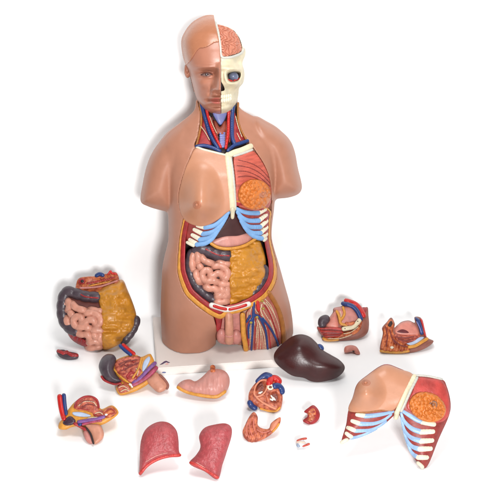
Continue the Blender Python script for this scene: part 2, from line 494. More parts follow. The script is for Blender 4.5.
# head ----------------------------------------------------------------
HEADP = spline([(182, 43), (184.4, 34), (192, 23.5), (203, 17), (212.5, 15.6), (226, 17.5), (238, 26), (246, 42), (246.5, 58), (244, 76), (241.5, 90), (238, 101), (232, 109.5), (226, 113.4), (219, 114.2),
    (211.6, 113.4), (204, 109.5), (198.6, 102), (194.5, 92), (191.5, 80), (188.5, 70), (184, 58)], 4)
HD = (175, 255, 8, 122)
def row_edges(poly):
    """left and right edge of an outline at every half row"""
    vs = np.arange(8, 122.5, 0.5); L, Rr = [], []
    for v in vs:
        xs = [a[0] + (v - a[1]) / (b[1] - a[1]) * (b[0] - a[0]) for a, b in zip(poly, np.roll(poly, -1, 0)) if (a[1] > v) != (b[1] > v)]
        L.append(min(xs) if xs else 217.0); Rr.append(max(xs) if xs else 219.0)
    return vs, np.array(L), np.array(Rr)
EV, EL, ER = row_edges(HEADP)
HROW = [(15, 2), (17, 10), (20, 16), (25, 22), (32, 28), (40, 32), (50, 35.5), (60, 37), (75, 37), (92, 36), (104, 35.5), (109, 33.5), (112, 30), (114, 24), (115, 10)]
def face_h(U, V, scale=1.0):
    l, r_ = np.interp(V, EV, EL), np.interp(V, EV, ER)
    x = np.where(U < 220, (220 - U) / np.maximum(220 - l, 1), (U - 220) / np.maximum(r_ - 220, 1))
    x = np.clip(x, 0, 1)
    b = Hv(V, HROW) * np.sqrt(np.maximum(1 - x ** 2.3, 0))
    return b * scale
HH0 = Field(HD, face_h, 1.6, 0.5)
def face_fn(U, V):
    b = HH0(U, V).astype(np.float64)
    b0 = b.copy()
    b += gau(U, V, 207.5, 73.0, 8, 3.4, -8.0) + gau(U, V, 206.2, 74.2, 4.8, 2.6, 5.4) + gau(U, V, 206, 67.2, 9, 1.8, 3.4) + gau(U, V, 213.4, 73.5, 2, 2.4, -2.0)
    b += -1.6 * np.exp(-0.5 * ((V - 71.2 - 0.03 * (U - 206) ** 2) / 0.6) ** 2) * np.exp(-0.5 * ((U - 206.5) / 5) ** 4)
    b += 1.2 * np.exp(-0.5 * ((V - 72.8 - 0.03 * (U - 206.5) ** 2) / 0.5) ** 2) * np.exp(-0.5 * ((U - 206.5) / 5.4) ** 4) + gau(U, V, 206, 77.6, 5, 0.8, -1.2)
    t = np.clip((V - 66) / 24, 0, 1)
    nose = (4 + 16 * t ** 1.1) * np.exp(-0.5 * np.abs((U - 220.6) / (2.7 + 2.0 * t)) ** 2.6)
    nose *= np.clip((V - 62) / 6, 0, 1) * (1 / (1 + np.exp((V - 91.8) / 0.7)))
    b += nose + gau(U, V, 213.4, 89.2, 1.9, 2.0, 6.5) + gau(U, V, 215.4, 92.0, 1.3, 0.8, -3.5) + gau(U, V, 210.6, 88.6, 1.0, 2.4, -2.2) + gau(U, V, 209.5, 93, 1.2, 2.4, -1.4)
    b += gau(U, V, 217, 97.8, 5, 1.2, 3.6) + gau(U, V, 217, 102.6, 5, 1.5, 4.4) + gau(U, V, 215, 100.2, 6.5, 0.6, -3.2)
    b += gau(U, V, 208.2, 100.2, 1.6, 1.6, -2.2) + gau(U, V, 217, 106.2, 6, 1.3, -2.6) + gau(U, V, 219, 110.2, 6, 2.8, 2.6) + gau(U, V, 200, 84, 6, 4, 3.0)
    b += gau(U, V, 204, 95, 5, 6, -2.4) + gau(U, V, 220, 95, 1.4, 1.6, -1.4)
    b = b0 + 1.2 * (b - b0)
    return b
HFACE = Field(HD, face_fn, 0, 0.5)
def mid(V): return np.interp(V, [14, 24, 40, 58, 116], [213.8, 215.4, 219.0, 220.6, 221.0]).astype(F)            # the plane that halves the head
HAIRP = spline([(222, 38), (214, 42.5), (206, 47), (199, 48.5), (194, 55), (189.5, 62), (184, 66), (176, 62), (172, 30), (195, 6), (225, 6)], 4)
def face(U, V, W):
    d = sdpoly(HEADP, U, V)
    f = np.maximum(d, np.maximum((W - HFACE(U, V)) * F(.7), -36 * prof(-d, 34) - W - 1))
    e = (np.sqrt(((U - 187.6) / 3.6) ** 2 + ((V - 70) / 8) ** 2 + ((W + 3) / 5) ** 2) - 1) * 3.5
    e = np.maximum(e, -((np.sqrt(((U - 187) / 1.8) ** 2 + ((V - 69.5) / 4.8) ** 2 + ((W - 2) / 3) ** 2) - 1) * 2))
    f = smin(f, e, F(1.0))
    return np.maximum(f, U - mid(V))
fc = T.solid('face', face, (180, 224, 14, 116, -38, 60), FACE, 0.45, it=0)
def hair(U, V, W):
    d = sdpoly(HEADP, U, V) - 0.9
    f = np.maximum(d, np.maximum(W - HH0(U, V) - 1.6, -37.5 * prof(-d, 34) - W - 1))
    lim = sdpoly(HAIRP, U, V)
    lim = np.where(W < -4, np.maximum(V - 92, U - 240) * 0.5, lim)
    f = np.maximum(f, np.maximum(lim, U - mid(V)))
    core = np.maximum(d + 3.5, np.maximum(W - HH0(U, V) + 3, -34 - W))
    return np.maximum(f, -core)
T.solid('hair', hair, (180, 223, 13, 94, -40, 42), HAIR, 0.55, it=2, parent=fc)
EYP = [(201.2, 75.0), (203.4, 73.8), (206.4, 73.3), (209.6, 73.6), (212.2, 74.8), (209.6, 76.0), (206.2, 76.4), (203.4, 76.0)]
ey = T.relief('eye', EYP, mat('eye_paint', (138, 112, 106), .25, .06), 0.1, 1.0, 0.4, parent=fc, base=HFACE, h=0.3)
T.blob('iris', (206.9, 74.8), (1.8, 1.45, 0.6), mat('iris_brown', (62, 44, 46), .2, .1), 0.1, parent=ey, base=HFACE, h=0.25)
T.tube('eyelid_line', [(200.8, 75.0), (203.2, 73.6), (206.4, 73.0), (209.8, 73.3), (212.6, 74.9)], 0.42, mat('lash_brown', (92, 56, 50), .5, .1), 0.3, parent=fc, base=HFACE, h=0.28)
T.tube('eyelid_line', [(201.4, 75.4), (204, 76.4), (207, 76.6), (210.4, 76.0)], 0.3, mat('lid_brown', (140, 86, 74), .5, .1), 0.25, parent=fc, base=HFACE, h=0.28)
LIPS = mat('lip_paint', (206, 112, 98), 0.3, 0.08, 60)
T.relief('lips', [(208.6, 100.2), (212, 98.3), (216, 97.4), (219.5, 97.9), (219.7, 101), (219.6, 104), (215, 104.2), (211.5, 102.6)], LIPS, 0.3, 1.2, 0.8, parent=fc, base=HFACE, h=0.35)

SKULLP = spline([(205, 24), (216, 24), (224, 25.6), (233, 29.5), (239.5, 37.5), (243, 47), (245.2, 48.6), (245.4, 55), (242.5, 63), (244.2, 70), (244.6, 76), (243.2, 83), (239.2, 88), (238.4, 95), (236.6, 102),
    (232, 109.5), (226, 113.2), (219, 114), (205, 112)], 4)
HSK0 = Field(HD, lambda U, V: face_h(U, V, 0.96), 1.6, 0.5)
ORB = spline([(226.4, 75), (227.5, 72.4), (232, 71), (237.5, 71), (240.6, 72.6), (240.4, 77.5), (237.5, 81), (232, 82.3), (228, 80.4)], 4)
def skull_fn(U, V):
    b = HSK0(U, V).astype(np.float64)
    b += gau(U, V, 231, 68.2, 8, 1.8, 3.6) + gau(U, V, 235, 84.2, 6, 2.0, 4.6) + gau(U, V, 226.5, 81, 2.2, 4, 2.2) + gau(U, V, 243, 76, 1.6, 5, 3.2)
    b += gau(U, V, 236, 93.5, 5, 4.5, -7.5) + gau(U, V, 228.5, 90, 3, 3, -2.4) + gau(U, V, 224, 98, 6, 4, 2.6) + gau(U, V, 224, 110, 6, 3, 3.2) + gau(U, V, 224, 104.6, 8, 1.2, -1.6) + gau(U, V, 238, 61.5, 4, 3.4, -3.6)
    sdo = sdpoly(ORB, U, V)
    b = HSK0(U, V) + 1.3 * (b - HSK0(U, V)) + 2.0 * np.exp(-((sdo - 1.6) / 1.3) ** 2)
    b += 0.7 * (vnoise(U, V, 5, 4) - 0.5) + 0.3 * (vnoise(U, V, 2.2, 5) - 0.5)
    t = np.exp(-0.5 * ((U - 226.5) / 5.5) ** 4)
    b += -0.9 * np.exp(-0.5 * ((V - 98.6 + 0.02 * (U - 222) ** 2) / 0.45) ** 2) * t
    return b
HSK = Field(HD, skull_fn, 0, 0.5)
NAS = spline([(219, 80), (221.5, 82.5), (224, 87), (224.4, 90.2), (221.8, 91), (219, 90.5)], 4)
BRP = spline([(204, 22), (216, 23.6), (224, 25.4), (233, 29.6), (239, 37.5), (242, 47), (240.6, 52), (232, 55.6), (221.3, 56.8), (219.6, 47), (217, 33)], 4)
def skull(U, V, W):
    d = sdpoly(SKULLP, U, V)
    f = np.maximum(d, np.maximum((W - HSK(U, V)) * F(.7), -34 * prof(-d, 34) - W))
    f = np.maximum(f, -np.maximum(sdpoly(ORB, U, V) + (HSK(U, V) - W) * 0.12, HSK(U, V) - 13 - W))
    f = np.maximum(f, -np.maximum(sdpoly(NAS, U, V), HSK(U, V) - 9 - W))
    f = np.maximum(f, -np.maximum(sdpoly(BRP, U, V), HSK0(U, V) - 8 - W))
    return np.maximum(f, mid(V) - U + 0.25)
sk = T.solid('skull', skull, (205, 247, 22, 116, -36, 42), BONE, 0.5, it=1)
T.blob('eyeball', (233.6, 76.5), (5.0, 4.7, 5.4), EYE, -9.2, parent=sk, base=HSK)
T.tube('eye_muscle', [[(228, 79.8), (232, 81)], [(234, 80.6), (239, 78.6)]], 0.9, RED, -4.5, parent=sk, base=HSK)
T.relief('orbit_lining', [(226, 74), (231, 70), (240, 71), (241, 78), (236, 82.5), (228, 81)], DARK, -12, 2, 0.5, parent=sk, base=HSK)
T.relief('nasal_cavity', [(219.8, 80), (222, 83), (224.4, 87), (224.6, 91), (219.9, 91.4)], DARK, -7.5, 2, 0.4, parent=sk, base=HSK, h=0.4)
for i in range(5):
    u = 222 + 2.3 * i - 0.05 * i * i
    for q, v in enumerate((96.6 - 0.06 * i * i, 100.6 - 0.12 * i * i)):
        T.blob('tooth', (u, v), (1.4, 2.3, 1.2), TEETH, -0.25, parent=sk, base=HSK, h=0.4)
def gyri(U, V):
    a = U + 5 * vnoise(U, V, 5.5, 1) + 2.5 * vnoise(U, V, 2.8, 2); b = V + 6 * vnoise(U, V, 6, 3)
    g = np.abs(np.sin(a * 0.92 + 1.5 * np.sin(b * 0.72)))
    return 1.9 * np.minimum(g, 0.75) / 0.75 - 1.9
def brain(U, V, W):
    d = sdpoly(BRP, U, V)
    top = HSK0(U, V) + 0.4 + gyri(U, V)
    f = np.maximum(d + 0.4, np.maximum((W - top) * F(.7), HSK0(U, V) - 9 - W))
    return np.maximum(f, mid(V) - U + 1.6)
T.solid('brain', brain, (207, 244, 22, 58, -20, 38), BRAIN, 0.42, it=1)
def seam(pts, name, m, r, **k): return T.tube(name, pts, r, m, **k)
T.tube('skull_rim', [(215.4, 22, 0), (218.3, 33), (220.2, 46), (221.6, 56.6), (228, 57.6), (235, 56), (241.5, 52.8), (243, 49)], 1.3, GREYW, -0.3, parent=sk, base=HSK0, flat=.9)

# neck ------------------------------------------------------------------
T.relief('neck_lining', [(199.5, 100), (200, 122), (196, 147), (225, 155), (247, 143), (237.4, 122), (236.6, 102), (220, 98)], DARK, -6.2, 2, 0.5, base=HNK)
for P in ([(203, 112), (206, 122), (208.5, 133), (211.5, 145), (205, 147.5), (196.6, 145.5), (199.6, 136), (201.5, 124)],
          [(234.6, 112), (237.4, 122), (241, 132), (246, 141.5), (240, 145), (234, 144), (233.2, 130)]):
    T.relief('neck_muscle', P, DRED, -1.6, 4, 2, base=HNK)
T.tube('neck_fascia', [(199.6, 103), (201, 113), (201.2, 123), (199.6, 133), (196.4, 146)], 1.2, OCHRE, -0.8, base=HNK)
T.tube('neck_fascia', [(238.2, 103), (237.8, 112), (238.6, 122), (241.6, 131), (247.4, 141.6)], 1.1, OCHRE, -0.8, base=HNK)
for L in ([(206, 118), (208.6, 128), (213, 139), (217, 146)], [(211.5, 118), (214, 128), (218, 138)], [(227.6, 120), (226.4, 130), (225.4, 142)], [(230.4, 112), (230.2, 126), (229.6, 142)]):
    T.tube('strap_muscle', L, (1.3, 1.0), mat('strap_brown', (122, 48, 38), .45, .2, 90), -1.6, base=HNK)
for L in ([(200.6, 126), (205, 132), (209.6, 140)], [(235.6, 116), (238, 126), (242, 137)], [(209.6, 116), (212.4, 124), (216.6, 133)], [(237, 133), (240.4, 140)]):
    T.tube('neck_nerve', L, 0.45, NERVE, 0.2, base=HNK, h=0.35)
T.tube('jugular_vein', [(201.5, 104), (203.6, 112), (206, 121), (209.6, 133), (214, 142), (218, 148)], 2.0, VEIN, -0.6, base=HNK)
T.tube('jugular_vein', [(233.2, 106), (232.2, 116), (232, 128), (232.4, 138), (235, 145)], 2.0, VEIN, -0.6, base=HNK)
T.tube('carotid_artery', [(206.6, 110), (208.6, 118), (211.4, 127), (215.4, 137), (220.5, 147)], 1.5, RED, -0.2, base=HNK)
T.tube('carotid_artery', [(228.6, 110), (228.4, 122), (228, 134), (225.8, 148)], 1.5, RED, -0.2, base=HNK)
T.tube('subclavian_vein', [(196.6, 146.4), (204, 145.6), (212, 147.4), (220, 151)], 1.8, VEIN, 0, base=HNK)
T.tube('subclavian_vein', [(228, 150.5), (234, 145.5), (240, 143.4), (247.5, 140.8)], 1.8, VEIN, 0, base=HNK)
T.relief('larynx', [(212.5, 112), (219.5, 111), (226.8, 112), (225.5, 118), (221.6, 124.5), (218.6, 124), (214.6, 118)], LAV, 0.6, 6, 2.2, base=HNK)
T.relief('thyroid_gland', [(213.6, 121), (216.5, 121.5), (219.8, 127), (223.4, 121.5), (226, 121), (226.4, 129), (222.8, 136), (219.4, 133.5), (216.6, 135)], mat('thyroid', (150, 66, 44), .42, .2, 90), 0.0, 5, 2, base=HNK)
T.tube('trachea', [[(220.4, 133.5 + 2.2 * i), (224.2, 133.2 + 2.2 * i)] for i in range(7)], 1.35, LAV, -1.8, base=HNK)

def ellp(cu, cv, ru, rv, rot=0, n=20):
    return [(cu + ru * math.cos(a) * math.cos(rot) - rv * math.sin(a) * math.sin(rot), cv + ru * math.cos(a) * math.sin(rot) + rv * math.sin(a) * math.cos(rot)) for a in np.linspace(0, 2 * math.pi, n + 1)[:-1]]
# chest plate in place ----------------------------------------------------
def breast(cu, cv, ru, rt, rb, hgt):
    def f(U, V):
        dv = V - cv
        q = np.sqrt(((U - cu) / ru) ** 2 + np.where(dv < 0, dv / rt, dv / rb) ** 2)
        return F(hgt) * np.maximum(np.cos(np.pi / 2 * np.clip(q, 0, 1)), 0) ** 1.9
    return f
BR0 = breast(200, 203, 25, 42, 24.5, 21)
BR = lambda U, V: BR0(U, V) + gau(U, V, 199, 207, 10, 9, 1.5)
cp = T.relief('chest_panel', [(196.2, 147.6), (210, 151), (225.6, 155), (228.5, 170), (230.4, 190), (231.4, 208), (226.4, 213), (219.4, 218.8), (210, 224.4), (201.4, 226.4), (193, 225), (188, 222.6), (183.6, 219),
    (179.6, 209), (178.3, 197), (180.2, 186), (184.2, 171.5), (188.8, 160.5)], PANEL, 0.3, 9, 1.0, BR, h=0.6, it=2)
HBR = Field(TB, lambda U, V: HF(U, V) + BR(U, V) + 0.3, 0)
T.relief('areola', ellp(197, 205, 4.6, 4.4), AREOLA, 0.25, 2, 0.6, parent=cp, base=HBR, h=0.4)
T.blob('nipple', (196.8, 205), (1.9, 1.9, 2.2), AREOLA, 0.7, parent=cp, base=HBR)
T.tube('panel_edge', [(196.4, 147), (203, 149.4), (210, 151.2), (218, 153.2), (225.5, 155)], 1.1, BONEW, 0.2, parent=cp)
T.tube('breastbone', [(227.6, 155), (229, 168), (230.8, 185), (232, 200), (232.6, 210)], 3.0, BONE, -0.2, flat=0.5)
T.tube('breastbone_edge', [(230.6, 158), (232.6, 172), (234.2, 188), (235, 202), (235, 209)], 1.5, GREYW, -0.6)
T.tube('breastbone_tip', [(232.6, 209), (232.6, 213), (232.4, 217.6)], (2.4, 1.7), BONE, 0.2)
T.tube('collarbone', [(228, 155.6), (234, 152.6), (242, 150), (250.5, 146.2)], 2.9, BONE, -0.3, flat=.5)
T.tube('collarbone_edge', [(234, 156), (243, 153.2), (252, 149.8)], 1.3, GREYW, -0.9)
cm = T.relief('chest_muscle', [(233.4, 157.4), (242, 154.5), (252, 150.6), (258, 155.4), (265, 166.6), (269.6, 178.6), (271.6, 194), (269, 207), (258, 211), (243, 208), (236.5, 203), (235.2, 180)], MUSC, -0.6, 8, 1.5)
for a in ([(238, 160), (250, 163), (260, 168.5), (269, 178)], [(237, 165.5), (250, 168), (261, 174), (270, 183)], [(237.5, 171), (248, 172), (260, 177.5), (270, 186.5)], [(238, 177), (246, 176), (254, 177.5), (262, 181.5)]):
    T.tube('muscle_fibre', a, 0.42, LINE, -0.62, parent=cm, h=0.35)
def lobes(cu, cv, ru, rv, hgt, n, r0, seed, rot=0.0):
    g = np.random.default_rng(seed); pts = []
    while len(pts) < n:
        a, b = g.uniform(-1, 1, 2)
        if a * a + b * b < 0.92 and all((a - x) ** 2 * ru * ru + (b - y) ** 2 * rv * rv > (1.35 * r0) ** 2 for x, y in pts): pts.append((a, b))
        elif g.random() < 0.0005: break
    c, s_ = math.cos(rot), math.sin(rot)
    pts = [(cu + a * ru * c - b * rv * s_, cv + a * ru * s_ + b * rv * c, g.uniform(.8, 1.2) * r0) for a, b in pts]
    def f(U, V):
        x, y = ((U - cu) * c + (V - cv) * s_) / ru, (-(U - cu) * s_ + (V - cv) * c) / rv
        dome = F(hgt) * np.sqrt(np.maximum(1 - x * x - y * y, 0))
        b = np.zeros(np.broadcast(U, V).shape, F)
        for pu, pv, pr in pts:
            b = np.maximum(b, 2.3 * np.sqrt(np.maximum(pr * pr - ((U - pu) ** 2 + (V - pv) ** 2), 0)) / pr)
        return dome + b - 1.4
    return f
gl = T.relief('mammary_gland', ellp(254.6, 194.6, 16.6, 15.4), GLAND, 0.4, 8, 1.4, lobes(254.6, 194.6, 17.5, 16.4, 9, 95, 2.3, 3), h=0.42, it=1)
HGL = Field((230, 285, 170, 220), lambda U, V: HF(U, V) + 9.0 * np.sqrt(np.maximum(1 - ((U - 254.6) / 17.5) ** 2 - ((V - 194.6) / 16.4) ** 2, 0)), 1.0)
T.relief('areola', ellp(262.8, 194.4, 3.6, 3.4), AREOLA, 0.9, 2, 0.6, parent=gl, base=HGL, h=0.4)
T.blob('nipple', (263.4, 194.2), (1.7, 1.6, 1.8), AREOLA, 1.2, parent=gl, base=HGL, h=0.4)
T.relief('rib_muscle', [(236.6, 208), (246, 208), (258, 210), (268.6, 210), (268.4, 222), (267.4, 234), (265.6, 241.4), (258, 238.8), (247, 230.4), (240.4, 221.6)], RMUSC, -2.6, 5, 1.5)
RIB_R = [([(236.6, 208.8), (243, 211.6), (250, 213), (258, 213)], [(258, 213), (265, 209.6)]),
         ([(237.4, 212), (242, 217.4), (249, 220.6), (258.6, 220.6)], [(258.6, 220.6), (266, 215)]),
         ([(239, 216), (243.6, 223), (250, 226.8), (260, 227)], [(260, 227), (266.6, 221)]),
         ([(241, 221), (246, 228.6), (252, 232.6), (260.4, 233)], [(260.4, 233), (266.6, 227.4)]),
         ([(244, 226.4), (249, 232.6), (255, 236.8), (261.6, 238.4)], [(261.6, 238.2), (266.4, 234.2)])]
for c, b in RIB_R:
    T.tube('rib_cartilage', c, (1.9, 2.5), CART, -1.8, flat=.42)
    T.tube('rib', b, (2.5, 2.1), BONEW, -1.8, flat=.42)
T.tube('rib', [(264, 240.4), (266, 238.4)], 1.6, BONEW, -1.2)
T.relief('rib_muscle', [(228, 212), (220, 218), (210, 223), (201, 225), (192, 223.6), (185.6, 221), (185.4, 232), (187, 243), (193, 247), (199.6, 246), (210.4, 240.6), (219, 229), (226.6, 216)], RMUSC, -2.6, 5, 1.5)
RIB_L = [([(228.6, 212.4), (222, 219.4), (214, 225.4), (205, 227.4)], [(205, 227.4), (197.6, 225.6)]),
         ([(227, 215.4), (221.4, 224.6), (213, 231.6), (202.8, 234)], [(202.8, 233.8), (194.4, 229.6)]),
         ([(224, 221), (217.6, 230.6), (210, 237.4), (200, 239.6)], [(200, 239.2), (192.4, 235)]),
         ([(219, 229), (212, 239), (205, 243.4), (197, 244.6)], [(197, 244.2), (190, 239.8)])]
for c, b in RIB_L:
    T.tube('rib_cartilage', c, (1.9, 2.5), CART, -1.7, flat=.42)
    T.tube('rib', b, (2.5, 2.1), BONEW, -1.7, flat=.42)
T.tube('rib', [(187.4, 242.4), (193.4, 245.6)], 1.7, BONEW, -1.2)

# belly: wall layers and organs ------------------------------------------------
def SD(poly): return lambda U, V: sdpoly(poly, U, V)
sO = SD(OUTER)
def ft(V): return np.interp(V, [215, 250, 285, 320], [1.3, 1.8, 3.8, 4.4])
T.relief('fat_layer', OUTER, FAT, 0.2, 14, 1.0, smooth=False, minus=lambda U, V: sO(U, V) + ft(V) + 0.4, h=0.6)
def mring(U, V, W):
    d = sO(U, V) + ft(V)
    d = np.maximum(d, -(sO(U, V) + ft(V) + np.interp(V, [215, 260, 300], [4.5, 5.2, 5.6])))
    t = HF(U, V) - 0.5 - 1.4 * (1 - prof(-d, 1.6))
    return np.maximum(np.maximum(d, W - t), np.maximum(HF(U, V) - 26, 4 - HBK(U, V)) - W)
T.solid('muscle_layer', mring, (176, 279, 200, 320, 0, 48), DRED, 0.6)
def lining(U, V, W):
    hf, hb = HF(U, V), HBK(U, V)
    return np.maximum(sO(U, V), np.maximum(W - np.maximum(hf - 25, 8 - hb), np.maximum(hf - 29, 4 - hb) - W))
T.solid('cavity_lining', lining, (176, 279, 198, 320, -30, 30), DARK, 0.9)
T.relief('liver', [(232, 210), (238, 213), (244, 222), (252, 233), (246, 240), (230, 242), (214, 240), (214, 234), (222, 224)], LIVER, -7, 12, 4)
T.relief('stomach', [(210, 241), (217, 238), (226, 235.6), (238, 235), (248, 232.4), (256, 236), (250, 243.5), (238, 247.5), (224, 249), (212, 246)], STOM, -5.2, 14, 4)
T.tube('stomach_fat', [(211, 243.4), (217, 247), (226, 248.8), (238, 247.6), (247, 244.4), (256, 238.4)], 1.6, FAT, -3.2)
colon = T.tube('colon', [(229, 256.6, 0), (220, 256), (211, 253), (203, 250.4), (197, 252)], 6.6, COLON, -8.4, k=0.8, haus=8)
T.tube('colon_band', [(206, 249.2), (212, 252.4), (219, 255.2), (229, 255.8)], 0.9, DRED, -1.9, parent=colon)
asc = [(193, 252), (190.6, 260), (190.4, 270), (192.4, 279), (196.6, 286), (202.6, 292.4), (209.4, 298), (215, 302)]
T.tube('colon', asc, 5.2, COLON, -9, k=0.3, haus=7)
T.tube('colon', [(264.2, 268), (264.4, 276), (262, 284), (257.6, 290.6), (251.6, 297), (245, 302)], 4.6, COLON, -8, k=0.3, haus=6.5)
T.relief('bowel_bed', [(193, 256), (205, 256), (229, 262), (229.6, 304), (216, 304), (200, 290), (193, 275)], GUTB, -10, 8, 3)
Z1 = lambda *P: [(185 + p[0] / 6.25, 240 + p[1] / 6.25, p[2] if len(p) > 2 else 0) for p in P]
COIL = [[(48, 60, -1), (36, 110, -.6), (36, 160, -.6), (46, 200, -1)], [(72, 52, -.4), (84, 92, .2), (76, 136, 0)], [(104, 78, 0), (128, 112, .6), (165, 132, 1), (204, 142, .4)], [(84, 148, .2), (98, 168, .6), (112, 188, .2)],
        [(66, 200, 0), (70, 245, .6), (96, 296, 0)], [(150, 286, .6), (124, 262, 1), (118, 222, 1.4), (142, 192, 1.6), (170, 200, 1.4), (182, 228, .8)], [(166, 240, .4), (200, 244, 1), (232, 222, 1.2), (264, 224, 1), (280, 256, .4)],
        [(140, 288, .8), (190, 282, 1.4), (240, 292, .8)], [(200, 168, .4), (250, 160, 1), (300, 182, 1), (320, 216, .8), (312, 258, .6), (282, 270, .2)], [(136, 326, .4), (176, 344, 1), (216, 344, .8), (236, 372, .4), (232, 396, 0)],
        [(250, 306, .6), (290, 308, 1), (336, 316, .6)], [(258, 336, .2), (276, 356, .6), (284, 384, .2)], [(322, 338, .2), (312, 372, .6), (324, 410, .2)], [(226, 416, .2), (262, 402, .8), (296, 408, .6), (306, 424, 0)], [(220, 456, 0), (268, 456, .5), (318, 446, .2)],
        [(240, 132, -1.2), (290, 146, -.6), (330, 150, -1)]]
coils = [[(188 + x / 8.07, 246 + y / 8.07, w) for x, y, w in L] for L in COIL]
T.tube('small_intestine', coils, 3.45, GUT, -3.9, h=0.36, k=0.0, it=1, haus=7.5, dive=3.5)
def folds(c, amp, seed, s=5.0):
    return lambda U, V: F(amp) * (vnoise(U * 0.5 + V * .2, V, s, seed) + 0.55 * vnoise(U * .55, V * 1.2, s * .5, seed + 1) + 0.16 * vnoise(U, V, s * .25, seed + 2) - 0.85)
T.relief('omentum', [(229.4, 250), (236, 248.6), (245, 245.6), (258, 239.6), (262.4, 247), (265.4, 258), (266, 268), (264, 280), (257, 291.4), (245.4, 301.4), (232, 305), (229.6, 304.6), (229.2, 280)], OMENT, -2.2, 14, 4.5, folds(0, 8.0, 11, 8.0), h=0.5, it=2)
band = T.tube('pelvic_rim', [(211.6, 305.2), (219, 307.6), (227.6, 309.6), (238, 307.6), (248.4, 304.2)], 2.9, WHITE, -1.2, flat=.9)
T.tube('rim_muscle', [(214, 306), (220, 308), (226, 309.2)], 1.5, RED, 0.9, parent=band)
T.tube('rim_muscle', [(229.6, 309.4), (238, 307.6), (246, 305)], 1.5, RED, 0.9, parent=band)
# groin insert and opened thigh ---------------------------------------------------
T.relief('groin_insert', [(215, 313), (228, 312), (242.4, 311), (243, 325), (243, 338), (238, 344), (222, 344), (217, 338), (216.4, 325)], FLESHP, -5.5, 12, 4)
T.relief('groin_muscle', [(213.6, 314), (219.6, 312.6), (222.4, 316), (221.6, 325), (219.4, 333), (216.4, 331), (215.6, 322)], DRED, -2.6, 8, 1.6)
gen = T.tube('penis', [(229, 316, -2), (229.2, 326, 1), (229.2, 336, 2), (229.2, 340.6, 2)], (4.0, 4.4), FLESH, 0.5)
T.tube('penis_ridge', [(225.6, 335.8), (229.2, 337), (232.8, 335.8)], 0.7, FLESHP, 6.6, parent=gen)
def scro(U, V, W):
    f = None
    for cu, cv in ((221.8, 336), (236.4, 337)):
        w = float(HF(cu, cv)) - 3
        d = (np.sqrt(((U - cu) / 5.4) ** 2 + ((V - cv) / 7.6) ** 2 + ((W - w) / 7) ** 2) - 1) * 5.4
        f = d if f is None else smin(f, d, F(2))
    return f
T.solid('scrotum', scro, (215, 243, 327, 346, 25, 54), FLESHP, 0.5)
th = T.relief('thigh_muscle', [(245.6, 316), (248, 309.6), (254, 305), (263, 298.6), (268.6, 293.6), (273.6, 302), (278.4, 313), (281, 328), (281.6, 345), (281, 372), (248, 374), (247, 350), (246, 332)], mat('thigh_muscle', (186, 104, 88), .42, .2, 40, aniso=(3.5, 1, .7), bump=.12), -1.6, 7, 2)
T.tube('thigh_fat', [(242.6, 315), (243, 324), (243.6, 335), (245.6, 346), (246.6, 358)], 2.6, FAT, -1.0)
T.tube('thigh_fat', [(268.6, 292.6), (274.4, 301.6), (279.6, 313), (283, 328), (283.8, 343), (283.4, 360)], 2.4, OCHRE, -0.6)
T.tube('thigh_artery', [[(258.4, 309), (259.4, 314), (263.6, 321), (268.4, 330), (271, 350)], [(256, 318), (255.4, 330), (254.8, 351)], [(248.2, 322), (247.6, 334), (248.4, 346)], [(264.6, 305), (270, 314), (276, 330), (279.6, 344)]], 0.7, DRED, -1.0, parent=th, h=0.4)
vn = T.tube('femoral_vein', [[(254, 303), (253.6, 310), (254, 316)], [(253.4, 312), (253, 322), (252.4, 334), (251.4, 350)], [(254, 315), (259, 317), (263, 324), (266, 333), (268, 352)], [(262.4, 318.6), (267, 324), (272, 331), (277.6, 343), (278, 350)], [(252.4, 319), (248.6, 326), (248.6, 338)], [(250, 316), (246.6, 322)]], (1.4, 1.0), VEIN, -0.9)
T.tube('femoral_artery', [(257.4, 302), (258, 306), (258.6, 310)], 1.7, RED, -0.6)
for c in ((251, 322.6), (257, 317.2), (263.2, 308.6), (262.4, 301)):
    T.blob('lymph_node', c, (1.7, 1.4, 1.3), NODE, 0.2)
nerves = [[(262, 300), (267, 306), (272, 316), (276, 328)], [(263, 302), (269, 312), (274, 324), (279, 338)], [(261, 305), (264, 312), (270, 322), (275, 334)], [(265, 299), (271, 306), (276, 318)], [(262, 304), (261, 311), (266, 322), (270, 336), (271, 350)],
          [(256, 318), (258, 328), (258, 340), (257, 351)], [(257, 318), (261, 330), (263, 342), (263, 352)], [(258, 320), (264, 334), (266, 350)], [(254, 320), (256, 334), (254, 351)], [(251, 324), (251, 336), (249.4, 348)], [(252, 306), (249.6, 314), (250.6, 322)], [(248, 312), (247.6, 320)], [(259, 322), (261, 338), (260, 352)]]
nerves += [[(260, 308), (263, 318), (267, 330)], [(266, 302), (272, 310), (277.6, 322), (280, 332)], [(255, 322), (257, 332), (255.6, 344)], [(249.6, 326), (249.8, 340)], [(261, 326), (264.6, 338), (264.6, 351)], [(270, 320), (274, 330), (276, 342)], [(253.6, 306), (257, 312), (262, 316)]]
for n_ in nerves: T.tube('nerve', n_, (0.46, 0.28), NERVE, -1.25, parent=th, h=0.34)

